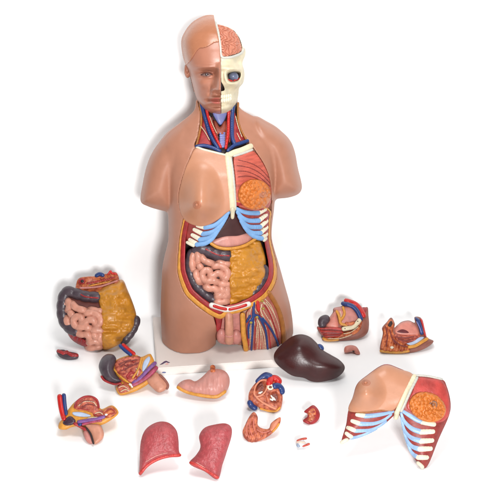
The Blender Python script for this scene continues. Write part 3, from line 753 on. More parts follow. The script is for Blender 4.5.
# ------------------------------------------------------------------ loose pieces lying on the floor
class Piece(Thing):
    flip = True
    def __init__(s, name, label, cat, anchor, poly, tilt=42, Hf=10, R=12, Hb=14, top=0.0, extra=None, blur=1.0, group=None):
        super().__init__(name, label, cat, group)
        s.poly = spline(poly, 5)
        s.A = floor_pt(*anchor); s.s = float(np.linalg.norm(s.A - CAM)) / FPX
        a = math.radians(tilt)
        s.n = np.array([0, -math.cos(a), math.sin(a)])
        u0, v0 = s.poly.min(0) - 8; u1, v1 = s.poly.max(0) + 8
        s.Hf, s.R, s.Hb = Hf, R, Hb
        fx = extra or (lambda U, V: 0)
        s.H = Field((u0, u1, v0, v1), lambda U, V: Hf * prof(-sdpoly(s.poly, U, V), R) + fx(U, V) + top, blur, 0.5)
        gu, gv = np.meshgrid(np.linspace(u0, u1, 60), np.linspace(v0, v1, 60), indexing='ij')
        m = sdpoly(s.poly, gu, gv) < 0
        s.k = 1.0; s.floor = None
        z = s.map(gu[m], gv[m], s.H(gu, gv)[m])[2]
        s.k = CAM[2] / (CAM[2] - z.min()) if z.min() < 0 else 1.0
        z = s.map(gu[m], gv[m], s.H(gu, gv)[m])
        s.floor = 0.0003
        s.place((float(z[0].mean()), float(z[1].mean()), 0.0))
    def map(s, U, V, W):
        U, V, W = np.broadcast_arrays(np.asarray(U, np.float64), np.asarray(V, np.float64), np.asarray(W, np.float64))
        r = rays(U, V); L = np.sqrt(r[0] ** 2 + r[1] ** 2 + r[2] ** 2)
        t = float(s.n @ (s.A - CAM)) / (s.n[0] * r[0] + s.n[1] * r[1] + s.n[2] * r[2]) - W * s.s / L
        t = t * s.k
        return CAM[0] + t * r[0], CAM[1] + t * r[1], CAM[2] + t * r[2]
    def main(s, name, material, h=0.5, bump=None, it=2, inset=0.0):
        u0, v0 = s.poly.min(0); u1, v1 = s.poly.max(0)
        def fn(U, V, W):
            d = sdpoly(s.poly, U, V) + inset
            t = s.H(U, V) + (bump(U, V) if bump else 0)
            return np.maximum(d, np.maximum((W - t) * F(.8), -s.Hb * (0.35 + 0.65 * prof(-d, s.R)) - W))
        return s.solid(name, fn, (u0, u1, v0, v1, -s.Hb, float(s.H.A.max()) + 5), material, h, None, it)

def Z(x0, y0, k): return lambda *P: [(x0 + x / k, y0 + y / k) for x, y in P]

# intestine block ---------------------------------------------------------------
q = Z(50, 260, 5)
P = Piece('intestine_model', 'large removed intestine block with dark colon, pink coils and ochre fat apron', 'organ model', (100, 350),
    q((45, 190), (55, 150), (90, 128), (140, 140), (235, 150), (300, 120), (362, 98), (390, 150), (425, 235), (436, 300), (410, 360), (365, 415), (300, 445), (190, 445), (100, 390), (66, 330), (48, 260)), tilt=30, Hf=20, R=34, Hb=26)
P.main('bowel_bed', GUTB, 0.6, lambda U, V: -6.0, inset=3.0)
cl = P.tube('colon', q((240, 186), (180, 182), (120, 165), (88, 158), (70, 178), (62, 215), (60, 255), (66, 295), (82, 325), (104, 344), (126, 356)), 5.4, COLON, -2.4, k=0.3, haus=8.5)
P.tube('colon_band', q((118, 158), (150, 170), (180, 184), (240, 190)), 0.8, DRED, 2.6, parent=cl)
P.tube('colon', q((430, 296), (420, 330), (400, 365), (370, 402)), 4.8, COLON, -1.8, k=0.3, haus=6.5)
coils = [[(56 + (60 + (x - 45) * .97) / 7.35, 284 + (150 + (y - 90) * .863) / 7.35, w) for x, y, w in L] for L in COIL]
P.tube('small_intestine', coils, 3.6, GUT, -1.6, h=0.36, k=0.0, it=1, haus=8, dive=3.5)
P.relief('mesentery', q((88, 365), (110, 362), (150, 385), (190, 410), (190, 436), (150, 425), (110, 400)), DRED, -0.5, 8, 2, lambda U, V: 0.8 * np.sin(U * 1.3 + V * .5))
P.relief('omentum', q((236, 152), (300, 122), (360, 98), (388, 150), (420, 230), (432, 290), (412, 350), (370, 400), (320, 436), (265, 446), (258, 380), (254, 260), (242, 200)), OMENT, 2.0, 16, 4, folds(0, 8.5, 23, 8.5), h=0.5, it=2)
pb = P.relief('pancreas_block', q((128, 132), (143, 92), (190, 82), (230, 80), (290, 66), (328, 60), (344, 88), (340, 122), (296, 148), (235, 172), (165, 172), (132, 152)), ORED, 1.5, 16, 2.0, lambda U, V: 1.6 * (vnoise(U * .5, V, 3, 5) - .5) * 2, h=0.45)
P.tube('pancreas_rim', q((150, 140), (200, 138), (260, 130), (335, 104)), 1.0, FLESHP, 4.2, parent=pb)
P.tube('duct', q((185, 118), (230, 108), (280, 98), (325, 86)), 0.7, DRED, 4.8, parent=pb)
P.tube('duct', q((195, 130), (240, 120), (300, 108)), 0.6, FAT, 4.6, parent=pb)
P.blob('duodenum_opening', q((160, 106))[0], (3.6, 3.2, 1.6), DRED, 4.6, parent=pb)
P.blob('duodenum_hollow', q((161, 106))[0], (2.0, 1.8, 1.2), DARK, 5.6, parent=pb)
P.tube('portal_vein', q((232, 78), (248, 70), (264, 76)), 1.9, VEIN, 3, parent=pb)
P.tube('splenic_artery', q((290, 72), (302, 56), (310, 66), (332, 70)), 0.9, RED, 3, parent=pb)

# appendix cover ------------------------------------------------------------------
q = Z(40, 255, 4.17)
P = Piece('appendix_cover', 'small red and dark lumpy sliver at far left below the intestine block', 'organ model', (67, 360), q((70, 398), (95, 394), (120, 402), (158, 412), (156, 432), (120, 438), (86, 428), (72, 412)), tilt=50, Hf=4, R=4, Hb=8)
P.main('colon_wall', COLON, 0.4)
P.tube('mucosa', [q((76, 400), (92, 406)), q((96, 410), (112, 404)), q((116, 408), (134, 418)), q((136, 416), (154, 418))], 1.7, DRED, 0.4, h=0.4)

# first pelvis half ----------------------------------------------------------------
q = Z(95, 330, 6.25)
P = Piece('pelvis_section', 'male pelvis half with dark bowel loop and blue and red vessels beside the base corner', 'organ model', (138, 396),
    q((130, 190), (200, 160), (255, 155), (290, 168), (340, 148), (358, 165), (375, 205), (385, 235), (375, 290), (330, 340), (250, 385), (160, 408), (130, 365), (150, 325), (118, 240)), tilt=52, Hf=4, R=4, Hb=26)
P.main('pelvis_wall', FAT)
P.relief('bowel_loop', q((24, 240), (36, 185), (70, 152), (112, 153), (134, 185), (118, 240), (140, 285), (178, 318), (125, 334), (62, 312)), COLON, -0.5, 12, 8, h=0.5, base=Field((92, 140, 345, 395), lambda U, V: 9 + 0 * U + gau(U, V, 108, 367, 5, 8, 2.5)))
P.tube('bowel_rim', q((40, 290), (62, 316), (120, 338), (160, 332)), 1.1, DRED, 1, base=Field((92, 140, 345, 395), lambda U, V: 3 + 0 * U))
bl = P.relief('bladder_wall', q((132, 192), (200, 167), (252, 162), (288, 172), (280, 230), (292, 262), (240, 328), (200, 318), (152, 278), (122, 240)), PINKRED, 1.2, 8, 1.6, lambda U, V: 1.2 * (vnoise(U, V, 3, 8) - .5))
for a in (q((160, 230), (200, 200), (260, 185)), q((165, 255), (210, 235), (270, 205)), q((180, 215), (205, 228), (235, 215)), q((150, 215), (185, 198), (225, 186))):
    P.tube('mucosa_fold', a, 0.55, LINE, 1.6, parent=bl, h=0.35)
P.tube('prostate_bed', [q((200, 290), (225, 265), (250, 270)), q((205, 300), (240, 295), (255, 280))], 1.2, DRED, 1.0)
P.relief('pubic_bone', q((336, 165), (346, 182), (325, 230), (300, 262), (294, 240), (305, 195)), PALE, 1.6, 5, 1.2, h=0.4)
P.tube('fat_lining', [q((290, 175), (275, 230), (255, 270), (235, 300)), q((118, 245), (160, 290), (205, 325))], 1.0, FAT, 1.8)
P.tube('spongy_body', q((374, 208), (330, 250), (285, 298), (240, 330)), (2.0, 1.8), PURP, 1.0)
P.tube('cavernous_body', q((382, 238), (335, 285), (290, 318), (235, 345)), (2.2, 2.0), MAGE, 1.0)
P.relief('perineum', q((138, 350), (180, 335), (215, 350), (220, 378), (170, 395), (150, 390)), PINKRED, 1.0, 5, 1.2)
P.tube('rectum_lining', q((215, 338), (228, 345), (232, 356)), 1.0, WHITE, 1.8)
hb_ = Field((140, 172, 366, 398), lambda U, V: 7 + 0 * U)
pe = P.relief('penis', q((318, 312), (350, 280), (376, 258), (412, 288), (452, 335), (448, 368), (402, 392), (364, 368)), FLESH, 0, 14, 6, base=hb_)
P.tube('penis_dark_strip', q((405, 282), (430, 305), (455, 342), (450, 366)), 1.3, BROWN, -3.6, base=hb_, parent=pe)  # shading along the right edge, painted as a thin brown strip
P.tube('iliac_vein', q((158, 98), (190, 128), (222, 152)), 1.9, VEIN, 1.5, base=Field((110, 142, 338, 362), lambda U, V: 2 + 0 * U))
P.tube('iliac_artery', q((176, 92), (210, 122), (244, 148)), 1.7, RED, 1.5, base=Field((110, 142, 338, 362), lambda U, V: 2 + 0 * U))

for a in (q((150, 300), (185, 330), (215, 338)), q((250, 262), (262, 300), (250, 322)), q((140, 262), (170, 300), (200, 318))): P.tube('tissue_line', a, 0.45, DRED, 2.2, h=0.33)
for a in (q((148, 360), (175, 350), (205, 366)), q((160, 385), (190, 372), (214, 380)), q((255, 240), (270, 255), (262, 285)), q((322, 250), (345, 232), (366, 214))): P.tube('tissue_line', a, 0.4, NERVE, 2.0, h=0.33)
for c in ((180, 245), (205, 218), (240, 198), (225, 250), (185, 275)): P.blob('mucosa_spot', q(c)[0], (1.1, .8, .7), DRED, 1.8, h=0.33)

# second pelvis half ------------------------------------------------------------------
q = Z(50, 385, 6.667)
P = Piece('pelvis_section', 'small pelvis half with upright red and blue vessels, furthest left in front of the torso', 'organ model', (92, 444),
    q((62, 250), (95, 215), (120, 165), (165, 112), (220, 76), (272, 70), (316, 95), (340, 160), (412, 135), (458, 182), (420, 225), (340, 268), (240, 270), (150, 280), (105, 298), (58, 290)), tilt=52, Hf=4, R=4, Hb=24)
P.main('pelvis_wall', FAT)
bl = P.relief('bladder_wall', q((165, 115), (220, 80), (270, 74), (314, 98), (328, 150), (308, 192), (240, 172), (168, 162)), PINKRED, 1.6, 8, 1.6, lambda U, V: 1.2 * (vnoise(U, V, 3, 9) - .5))
P.tube('bladder_rim', q((165, 150), (180, 112), (222, 82), (270, 77), (312, 100), (326, 150)), 1.1, DRED, 1.6, parent=bl)
for a in (q((200, 130), (235, 105), (290, 110)), q((215, 150), (250, 128), (300, 135))): P.tube('mucosa_fold', a, 0.55, LINE, 1.8, parent=bl, h=0.35)
P.tube('iliac_artery', q((64, 76), (70, 130), (80, 180), (92, 222)), 2.5, RED, 2)
P.tube('iliac_vein', q((92, 68), (95, 110), (99, 150), (106, 190)), 2.1, VEIN, 1.4)
P.relief('pubic_bone', q((150, 182), (205, 180), (268, 200), (262, 212), (205, 212), (160, 202)), PALE, 1.8, 5, 1.2, h=0.4)
P.relief('muscle_pad', q((285, 175), (345, 165), (370, 205), (300, 212)), PINKRED, 1.2, 5, 1.2)
P.relief('sacral_flap', q((352, 175), (410, 142), (448, 182), (415, 212), (370, 218)), ORED, 1.4, 5, 1.2, lambda U, V: 1.0 * (vnoise(U, V, 2.5, 4) - .5))
P.blob('rectum_lining', q((375, 198))[0], (1.8, 1.3, 1.2), WHITE, 1.6)
P.tube('spongy_body', q((190, 246), (250, 236), (310, 226), (360, 212)), 1.7, PURP, 1.2)
P.tube('cavernous_body', q((215, 262), (280, 246), (340, 236)), 1.3, MAGE, 1.2)
P.relief('seminal_gland', q((82, 250), (130, 205), (172, 234), (160, 262), (110, 272)), mat('dark_plum', (70, 44, 62), .36, .2, 80), 2, 8, 3)
P.tube('cord', q((165, 258), (200, 275), (238, 300)), 1.6, DRED, 1.5)
P.blob('vein_stub', q((198, 262))[0], (2.4, 2.0, 1.8), VEIN, 1.8)
hb_ = Field((70, 112, 415, 450), lambda U, V: 6 + 0 * U)
pe = P.relief('penis', q((236, 262), (290, 256), (332, 266), (360, 320), (345, 366), (296, 396), (276, 345), (252, 296)), FLESH, 0, 14, 4, base=hb_)
P.relief('testicle', q((222, 312), (250, 300), (280, 345), (288, 388), (262, 392), (236, 365)), FLESHP, -1, 10, 4, base=hb_, parent=pe)
P.tube('penis_dark_strip', q((244, 288), (272, 330), (290, 390)), 1.0, DARK, 0, base=hb_, parent=pe)

for a in (q((190, 140), (225, 112), (285, 112), (310, 140)), q((250, 220), (300, 215), (345, 220)), q((300, 190), (330, 182), (352, 196))): P.tube('tissue_line', a, 0.42, NERVE, 1.9, h=0.33)
for a in (q((362, 185), (400, 160), (432, 176)), q((372, 208), (405, 190), (436, 188)), q((290, 195), (320, 205), (352, 200)), q((185, 155), (220, 160), (262, 166))): P.tube('tissue_line', a, 0.45, DRED, 1.9, h=0.33)

# stomach -----------------------------------------------------------------------------------
q = Z(165, 355, 6.667)
P = Piece('stomach_model', 'pink stomach with yellow fat along its lower curve in front of the white base', 'organ model', (205, 399),
    q((300, 96), (345, 92), (396, 105), (426, 140), (431, 190), (412, 240), (370, 280), (320, 292), (220, 278), (140, 252), (84, 222), (84, 198), (120, 170), (165, 162), (200, 175), (236, 155), (274, 120)), tilt=40, Hf=13, R=13, Hb=10)
P.main('stomach_wall', STOM, 0.5, lambda U, V: 0.9 * (vnoise(U * 1.4, V * .5, 3, 6) - .5))
P.tube('greater_fat', q((88, 216), (120, 234), (165, 252), (230, 266), (300, 276), (350, 274), (398, 244)), (1.8, 1.9), FAT, 0.6)
P.tube('gullet', q((320, 108), (318, 92), (318, 82)), 2.5, ORED, -1)

# lungs -------------------------------------------------------------------------------------------
q = Z(130, 410, 4.545)
for nm, lab, pts, edge, anc in (('lung_model', 'red lung half with rounded top and pointed lower left corner', q((45, 298), (44, 230), (48, 150), (66, 95), (100, 65), (140, 52), (180, 60), (210, 90), (220, 130), (223, 185), (229, 212), (180, 216), (130, 230), (82, 258)),
                                q((46, 288), (80, 250), (128, 222), (180, 208), (226, 205)), (150, 477)),
                               ('lung_model', 'red lung half with notched left side and slanting base, nearest the heart', q((270, 245), (300, 205), (320, 168), (314, 118), (340, 80), (390, 65), (436, 61), (461, 80), (461, 122), (440, 190), (420, 250), (398, 316), (340, 280)),
                                q((276, 240), (310, 252), (350, 276), (398, 306)), (212, 479))):
    P = Piece(nm, lab, 'organ model', anc, pts, tilt=38, Hf=10, R=14, Hb=12, group='lung halves')
    P.main('lobe', LUNG, 0.5, lambda U, V: 0.5 * (vnoise(U, V, 1.6, 2) - .5))
    P.tube('lower_edge', edge, 1.7, LUNGE, -0.2)
    up = [(x, y - 3.0) for x, y in edge][1:-1]
    P.tube('fissure', [(x - 2, y) for x, y in up], 0.45, LUNGF, 0.15, h=0.35)

# heart -----------------------------------------------------------------------------------------------
q = Z(235, 365, 5.88)
P = Piece('heart_model', 'opened heart showing its chambers with blue and red vessels on top', 'organ model', (265, 412),
    q((84, 240), (80, 172), (108, 120), (150, 84), (200, 78), (250, 110), (276, 165), (280, 205), (266, 262), (226, 278), (160, 258), (110, 236)), tilt=42, Hf=6, R=8, Hb=16)
def hollows(U, V):
    pit = lambda u, v, ru, rv, h: F(-h) * np.exp(-(((U - u) / ru) ** 2 + ((V - v) / rv) ** 2) ** 2)
    a = pit(260.3, 387.2, 5.0, 6.6, 6) + pit(274.6, 397.4, 5.0, 5.6, 5) + pit(262.5, 399.5, 5, 3.4, 2)
    return a + 0.8 * (vnoise(U, V, 2.2, 3) - .5)
P.main('heart_wall', HEARTM, 0.45, hollows, it=1)
P.relief('atrium', q((110, 160), (130, 118), (158, 92), (182, 100), (178, 140), (150, 170), (125, 178)), ATRIUM, -4.6, 3, 1, lambda U, V: 0.9 * (vnoise(U, V, 1.6, 6) - .5), h=0.4)
P.relief('ventricle', q((200, 175), (240, 150), (264, 172), (258, 200), (235, 222), (205, 205)), ATRIUM, -3.9, 3, 1, lambda U, V: 0.9 * (vnoise(U, V, 1.6, 5) - .5), h=0.4)
P.tube('wall_rim', q((112, 168), (122, 122), (155, 90), (186, 96), (186, 140), (160, 175), (126, 186), (112, 168)), 0.9, mat('rim_peach', (226, 142, 108), .4, .1), 0.1)
P.tube('septum', q((126, 190), (160, 218), (200, 240), (240, 258)), 1.1, mat('rim_peach', (226, 142, 108)), 0.0)
P.tube('valve_cord', [q((128, 172), (148, 176)), q((140, 165), (160, 158)), q((140, 188), (152, 172))], 0.8, WHITE, -2.6, h=0.4)
P.tube('valve_cord', [q((212, 180), (226, 200)), q((226, 192), (236, 206)), q((206, 200), (222, 208))], 0.8, WHITE, -2.4, h=0.4)
P.tube('valve_ring', [q((208 + 15 * math.cos(a), 130 + 13 * math.sin(a)), (208 + 15 * math.cos(a + .63), 130 + 13 * math.sin(a + .63))) for a in np.arange(0, 6.28, .628)], 0.8, BONEW, 1.0, smooth=False, h=0.35)
P.blob('valve_centre', q((208, 130))[0], (1.3, 1.1, 1), ATRIUM, 0.8, h=0.35)
P.tube('vena_cava', [q((132, 96), (160, 72), (182, 62), (202, 70))], (2.2, 3.8), VEIN, 0)
P.tube('aorta', [q((200, 108), (212, 84), (236, 78), (256, 94), (250, 108))], 3.2, RED, 0)
P.tube('pulmonary_artery', [q((232, 124), (254, 122), (272, 140), (276, 158))], 2.9, VEIN, 0.5)
P.tube('lower_vein', q((88, 222), (98, 240), (116, 252)), 2.9, VEIN, 0)
P.tube('heart_fat', q((150, 256), (200, 270), (240, 270), (264, 250)), 1.1, FAT, 0.4)

P = Piece('heart_cover', 'curved orange heart wall cut away, lying below the opened heart', 'organ model', (252, 442),
    q((112, 276), (134, 306), (134, 352), (160, 372), (198, 374), (214, 340), (266, 306), (262, 352), (220, 402), (160, 440), (100, 456), (60, 436), (44, 395), (60, 350), (86, 300)), tilt=46, Hf=4, R=5, Hb=10)
P.main('wall', HEARTM, 0.45, lambda U, V: 0.9 * np.sin(U * 1.5 + V * .3) * .5)
for a in (q((76, 330), (66, 380), (80, 425)), q((94, 312), (86, 370), (104, 420)), q((112, 310), (108, 360), (128, 408)), q((128, 380), (165, 398), (205, 386))):
    P.tube('muscle_ridge', a, 0.6, mat('ridge_rose', (214, 118, 100), .4, .1), 0.5, h=0.4)
P.relief('cut_face', q((214, 345), (258, 314), (254, 345), (222, 385), (204, 380)), mat('rim_peach', (226, 142, 108)), 0.6, 3, .8, h=0.4)
P.tube('heart_fat', q((222, 392), (248, 362), (258, 346)), 1.0, FAT, 0.4)

# liver ---------------------------------------------------------------------------------------------------
q = Z(268, 325, 6)
P = Piece('liver_model', 'glossy dark maroon liver leaning at the right end of the white base', 'organ model', (310, 382),
    q((34, 190), (50, 150), (100, 100), (150, 66), (200, 55), (250, 70), (290, 105), (330, 150), (380, 180), (430, 210), (461, 250), (446, 290), (400, 322), (320, 342), (260, 339), (215, 318), (150, 306), (100, 276), (50, 232)),
    tilt=36, Hf=15, R=22, Hb=14, blur=2.0, extra=lambda U, V: gau(U, V, 299, 347, 7, 6, 2.4) + gau(U, V, 325, 364, 8, 4, 2.0))
P.main('lobe', LIVER, 0.6)
P.blob('gallbladder', (320.4, 347.4), (4.2, 3.0, 3.2), VEIN, -2, rot=45)

# kidney half -------------------------------------------------------------------------------------------
q = Z(285, 395, 8.333)
P = Piece('kidney_section', 'red sliced kidney half with pale centre, right of the heart pieces', 'organ model', (312, 424),
    q((158, 140), (190, 110), (236, 84), (276, 118), (292, 170), (266, 222), (210, 247), (160, 228), (152, 206), (182, 186), (186, 158)), tilt=45, Hf=4, R=4, Hb=9)
P.main('cortex', DRED, 0.35)
P.relief('medulla', q((186, 150), (220, 112), (250, 118), (258, 165), (236, 210), (196, 222), (180, 208), (200, 180)), ORED, 0.4, 2, .7, lambda U, V: 0.7 * (vnoise(U, V, 1.6, 7) - .5), h=0.35)
for c in ((205, 140), (240, 140), (250, 175), (222, 200), (210, 175), (230, 165)):
    P.blob('pyramid', q(c)[0], (1.35, 1.0, 0.7), mat('rim_peach', (226, 142, 108)) if c[0] < 235 else DRED, 0.7, h=0.3)
P.tube('vessel_stub', q((158, 216), (180, 222), (200, 232)), 1.1, DRED, 0.6, h=0.35)

# eyeball --------------------------------------------------------------------------------------------------
q = Z(285, 395, 8.333)
P = Piece('eyeball_model', 'tiny white ball with red muscle strips below the sliced kidney', 'organ model', (301, 450), ellp(*q((132, 408))[0], 5.0, 4.8), tilt=40, Hf=5, R=5, Hb=5)
P.main('ball', mat('eye_white', (222, 222, 226), .25, .06), 0.35)
P.tube('eye_muscle', q((104, 382), (140, 368), (176, 362)), 1.1, mat('strap_red', (204, 84, 68), .4, .15), -0.2, h=0.35)
P.tube('eye_muscle', q((150, 425), (180, 416), (200, 408)), 1.1, mat('strap_red', (204, 84, 68)), -0.6, h=0.35)
P.tube('eye_fat', q((98, 392), (130, 392), (165, 398)), 0.9, mat('strap_cream', (238, 206, 186), .4, .1), 0.1, h=0.35)
P.blob('pupil_face', q((112, 420))[0], (2.0, 2.0, .9), mat('iris_slate', (150, 164, 186), .2, .1), -0.1, h=0.3)

# small bean -----------------------------------------------------------------------------------------------
q = Z(310, 290, 7.143)
P = Piece('adrenal_model', 'tiny pink arched bean below the pelvis section with white bone', 'organ model', (351, 355), q((244, 442), (250, 406), (290, 394), (332, 405), (357, 448), (352, 460), (330, 458), (310, 440), (290, 440), (264, 448)), tilt=42, Hf=4, R=4, Hb=6)
P.main('bean', PINK, 0.35)
P.blob('hilum', q((312, 436))[0], (1.4, .9, .8), DARK, -0.2, h=0.3)

# pelvis quarter with bone -----------------------------------------------------------------------------------
P = Piece('pelvis_section', 'female pelvis quarter with white bone and blue and red vessel arch behind the liver', 'organ model', (345, 341),
    q((50, 262), (100, 250), (160, 165), (168, 132), (230, 112), (262, 72), (320, 95), (372, 128), (412, 122), (418, 180), (422, 250), (406, 312), (340, 350), (200, 366), (92, 362), (94, 335), (66, 305)), tilt=45, Hf=5, R=6, Hb=20)
P.main('skin_wall', BROWN)
P.relief('uterus', q((105, 252), (132, 205), (160, 165), (186, 142), (200, 190), (206, 268), (150, 272)), PINK, 2, 8, 4)
pm = P.relief('pelvic_mass', q((166, 132), (230, 116), (290, 108), (338, 160), (352, 210), (300, 240), (222, 262), (205, 250), (196, 185)), FLESHP, 3, 9, 5)
P.tube('fat_strip', [q((236, 124), (246, 165), (232, 200), (214, 222), (230, 245), (275, 248)), q((214, 215), (205, 180), (190, 150))], 1.3, FAT, 3.4)
P.tube('ovary', q((262, 240), (290, 245), (312, 236)), 1.8, ORED, 3.6)
P.tube('iliac_vein', q((236, 96), (296, 112), (336, 148), (364, 205)), 2.2, VEIN, 3)
P.tube('iliac_artery', q((258, 76), (320, 98), (358, 135), (384, 182)), 2.4, RED, 1.6)
P.relief('vessel_wall', q((365, 128), (398, 122), (410, 140), (390, 172), (372, 160)), DRED, 1.5, 6, 1.6)
P.relief('muscle_bed', q((54, 264), (110, 266), (220, 268), (238, 300), (222, 332), (112, 338), (72, 302)), mat('bed_red', (192, 66, 58), .42, .25, 110), 2, 7, 2, lambda U, V: 0.8 * np.sin(V * 1.5))
P.relief('muscle_floor', q((222, 300), (300, 285), (362, 222), (372, 240), (345, 300), (250, 340), (100, 358), (98, 340), (200, 335)), ORED, 1.6, 6, 1.6, lambda U, V: 0.8 * np.sin(V * 1.2 + U * .5))
pbn = P.tube('pelvic_bone', q((240, 278), (270, 272), (310, 262), (340, 232), (354, 214)), 2.2, BONE, 3.4)
P.blob('bone_hole', q((250, 276))[0], (.8, .7, .6), DARK, 5.4, parent=pbn, h=0.3); P.blob('bone_hole', q((342, 224))[0], (.8, .7, .6), DARK, 5.4, parent=pbn, h=0.3)
P.tube('fat_edge', q((96, 344), (110, 356), (150, 360), (200, 354)), 1.2, FAT, 1.4)
cb = P.tube('bowel_stub', q((88, 240), (92, 218), (112, 208)), 4.4, COLON, 2, base=Field((312, 332, 308, 332), lambda U, V: 3 + 0 * U))

for a in (q((70, 282), (140, 284), (226, 292)), q((82, 305), (150, 306), (226, 310)), q((92, 324), (150, 324), (214, 324))): P.tube('tissue_line', a, 0.45, LINE, 2.6, h=0.33)
for a in (q((240, 312), (290, 302), (345, 262)), q((130, 348), (220, 345), (300, 318)), q((215, 150), (222, 185), (208, 205))): P.tube('tissue_line', a, 0.42, NERVE, 2.6, h=0.33)

# pelvis quarter with dome --------------------------------------------------------------------------------------
q = Z(375, 300, 7.692)
P = Piece('pelvis_section', 'female pelvis quarter with pink dome and pale blue joint, farthest right behind the chest plate', 'organ model', (402, 353),
    q((38, 390), (60, 262), (54, 215), (90, 170), (125, 134), (152, 180), (150, 214), (200, 170), (260, 157), (306, 175), (304, 130), (362, 146), (396, 280), (452, 318), (380, 376), (268, 408), (120, 408)), tilt=45, Hf=4, R=4, Hb=20)
P.main('skin_wall', BROWN)
P.relief('sacral_flap', q((44, 385), (62, 264), (58, 218), (92, 172), (125, 140), (150, 180), (144, 232), (165, 300), (255, 340), (262, 400), (120, 402)), ORED, 1.0, 6, 1.5, lambda U, V: 0.9 * np.sin(U * 1.1 + 0.8 * V * .4))
P.relief('bowel_opening', q((98, 195), (122, 160), (140, 182), (120, 205)), DARK, 1.8, 3, .7, h=0.4)
dm = P.relief('bladder_dome', q((150, 218), (200, 172), (260, 160), (310, 186), (336, 230), (335, 268), (240, 275), (160, 262)), PINK, 2.0, 8, 3.2)
P.relief('cavity_slit', q((168, 245), (205, 224), (240, 232), (262, 252), (220, 256)), mat('slit_maroon', (110, 34, 40), .4, .2), 2.4, 3, .6, parent=dm, h=0.4)
P.relief('pelvic_floor', q((150, 262), (240, 268), (335, 262), (345, 285), (300, 320), (240, 335), (170, 310)), PINKRED, 1.5, 5, 1.2, lambda U, V: 0.8 * np.sin(V * 2.0))
for a in (q((165, 285), (230, 290), (300, 282)), q((185, 305), (240, 312), (290, 300)), q((80, 200), (95, 280), (85, 360)), q((115, 230), (130, 290), (160, 340)), q((140, 300), (190, 345), (250, 360))):
    P.tube('tissue_line', a, 0.55, LINE, 1.9, h=0.35)
P.relief('pubic_bone', q((244, 332), (290, 318), (345, 284), (378, 290), (335, 325), (285, 348), (258, 346)), PALE, 2.0, 5, 1.2, h=0.4)
P.tube('fat_band', q((262, 362), (310, 352), (360, 322), (400, 298)), 1.6, FAT, 1.2)
P.relief('iliac_vein', q((306, 134), (342, 148), (362, 200), (376, 255), (350, 266), (335, 215)), VEIN, 3, 6, 2, h=0.45)
P.relief('iliac_artery', q((346, 144), (366, 152), (382, 215), (396, 280), (378, 268), (364, 200)), RED, 2.6, 6, 1.5, h=0.45)
P.tube('vessel_highlight', q((320, 165), (345, 215), (356, 250)), .5, LAV, 3.4, h=0.35)
P.blob('rectum_lining', q((130, 365))[0], (2.0, 1.5, 1.2), BONEW, 1.6)
P.tube('fat_edge', q((44, 392), (120, 402), (200, 402), (258, 392)), 1.3, FAT, 0.8)

# removed chest plate -----------------------------------------------------------------------------------------------
q = Z(335, 360, 4.167)
P = Piece('chest_plate', 'removed female chest plate with one skin breast, opposite gland and blue ribs at front right', 'organ model', (420, 468),
    q((55, 212), (75, 150), (92, 100), (130, 66), (205, 18), (270, 35), (330, 60), (440, 78), (466, 110), (482, 180), (474, 236), (432, 330), (392, 430), (368, 452), (340, 425), (308, 360), (284, 290), (262, 225), (200, 272), (130, 306), (70, 326), (26, 346), (46, 270)),
    tilt=34, Hf=9, R=16, Hb=6, blur=1.5)
P.main('rib_muscle', RMUSC, 0.55)
bb = lambda U, V: (breast(366, 393, 21, 24, 20, 17)(U, V) + 2.2)
sp = P.relief('chest_panel', q((56, 210), (76, 150), (93, 101), (130, 68), (205, 21), (270, 38), (326, 64), (290, 140), (246, 208), (190, 209), (120, 217)), PANEL, 0.4, 8, 1.4, bb)
HP2 = Field((330, 425, 350, 430), lambda U, V: P.H(U, V) + bb(U, V) + 0.4, 0, .5)
P.relief('areola', ellp(366.2, 382.8, 4.8, 3.6), AREOLA, 0.25, 2, 0.6, parent=sp, base=HP2, h=0.4)
P.blob('nipple', q((128, 94))[0], (2.0, 1.7, 1.8), AREOLA, 0.6, parent=sp, base=HP2)
P.tube('panel_edge', q((60, 212), (120, 219), (190, 211), (240, 210)), 0.8, OCHRE, 0.6, parent=sp)
P.tube('breastbone', q((330, 68), (300, 125), (275, 180), (258, 218)), 2.4, BONE, 1.6, flat=.6)
P.tube('breastbone_tip', q((258, 218), (256, 230), (254, 240)), (2.8, 2.3), BONE, 1.2)
P.tube('breastbone_edge', q((342, 74), (316, 126), (292, 180), (276, 212)), 1.5, GREYW, 1.4)
mm = P.relief('chest_muscle', q((346, 74), (395, 76), (440, 82), (464, 112), (479, 180), (472, 236), (430, 262), (360, 240), (298, 200), (318, 140)), mat('chest_red', (196, 72, 66), .42, .18, 60, bump=.12), 1.0, 7, 1.6)
P.tube('plate_rim', q((340, 64), (390, 68), (445, 80)), 1.2, GREYW, 0.6)
mg = P.relief('mammary_gland', ellp(*q((386, 196))[0], 19, 14.6, math.radians(22)), GLAND, 1.6, 7, 1.4, lobes(*q((386, 196))[0], 20, 15.4, 7, 95, 2.3, 9, math.radians(22)), h=0.42, it=1)
HP3 = Field((400, 455, 385, 430), lambda U, V: P.H(U, V) + 9.0 + 0 * U, 0)
P.tube('areola', [[(433.5 + 3.4 * math.cos(a), 404.6 + 3.2 * math.sin(a)), (433.5 + 3.4 * math.cos(a + .7), 404.6 + 3.2 * math.sin(a + .7))] for a in np.arange(0, 6.2, .7)], 0.8, mat('ring_brown', (150, 98, 72), .4, .1), -1.2, parent=mg, base=HP3, smooth=False, h=0.4)
P.blob('nipple', (433.5, 404.6), (1.9, 1.8, 1.8), mat('ring_brown', (150, 98, 72)), -1, parent=mg, base=HP3)
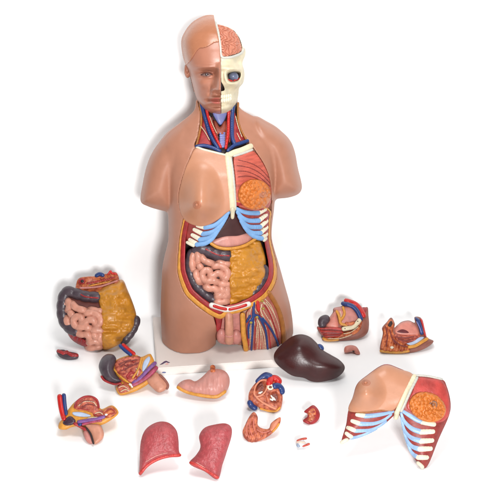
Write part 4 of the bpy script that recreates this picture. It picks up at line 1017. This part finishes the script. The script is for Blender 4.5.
for c, b in ((q((284, 212), (310, 230), (340, 248), (362, 256)), q((364, 258), (412, 268))), (q((278, 222), (292, 256), (322, 286), (356, 299)), q((358, 300), (408, 298))),
             (q((280, 240), (292, 290), (318, 322), (356, 337)), q((358, 338), (404, 335))), (q((286, 275), (300, 325), (322, 358), (352, 371)), q((354, 371), (398, 369))),
             (q((296, 320), (316, 372), (332, 394), (346, 403)), q((348, 405), (382, 406)))):
    P.tube('rib_cartilage', c, (2.0, 2.8), CARTP, -0.2, flat=.4)
    P.tube('rib', b, (2.9, 2.5), BONEW, -0.2, flat=.4)
P.tube('rib', q((346, 428), (358, 438), (364, 446)), 2.0, BONEW, 0.4)
for c, b in ((q((240, 214), (210, 222), (170, 230), (126, 234)), q((122, 232), (92, 228))), (q((232, 226), (200, 250), (158, 264), (104, 266)), q((100, 264), (72, 254))),
             (q((210, 255), (180, 275), (140, 290), (84, 294)), q((80, 292), (54, 282))), (q((170, 285), (130, 304), (95, 316), (68, 322)), q((66, 318), (48, 306)))):
    P.tube('rib_cartilage', c, (1.8, 2.5), CARTP, -0.2, flat=.4)
    P.tube('rib', b, (2.5, 2.1), BONEW, -0.2, flat=.4)
P.tube('rib', q((50, 332), (38, 338), (28, 344)), 1.9, BONEW, 0.4)

# ------------------------------------------------------------------ light, world, camera
w = bpy.data.worlds.new('World'); scene.world = w; w.use_nodes = True
w.node_tree.nodes['Background'].inputs['Color'].default_value = (0.97, 0.985, 1.0, 1); w.node_tree.nodes['Background'].inputs['Strength'].default_value = 0.19
def area(name, loc, target, size, power, col=(1, 1, 1)):
    l = bpy.data.lights.new(name, 'AREA'); l.shape = 'DISK'; l.size = size; l.energy = power; l.color = col
    o = bpy.data.objects.new(name, l); COL.objects.link(o); o.location = loc
    o.rotation_euler = (Vector(target) - Vector(loc)).to_track_quat('-Z', 'Y').to_euler()
area('key_lamp', (0.30, -2.55, 0.88), (0, 0, 0.35), 0.34, 63, (1, 0.998, 0.992))
area('top_lamp', (0.04, -0.84, 1.50), (0, -0.02, 0.35), 0.5, 11.0, (1, 0.998, 0.992))

cam = bpy.data.cameras.new('camera'); co = bpy.data.objects.new('camera', cam); COL.objects.link(co)
co.location = CAM; co.rotation_euler = (math.pi / 2 - PITCH, 0, 0)
cam.sensor_width = 36; cam.lens = FPX / 500 * 36; cam.clip_end = 100; cam.clip_start = 0.05
scene.camera = co
scene.view_settings.view_transform = 'Standard'; scene.view_settings.look = 'None'; scene.view_settings.exposure = 0
scene.render.resolution_x = scene.render.resolution_y = 1024
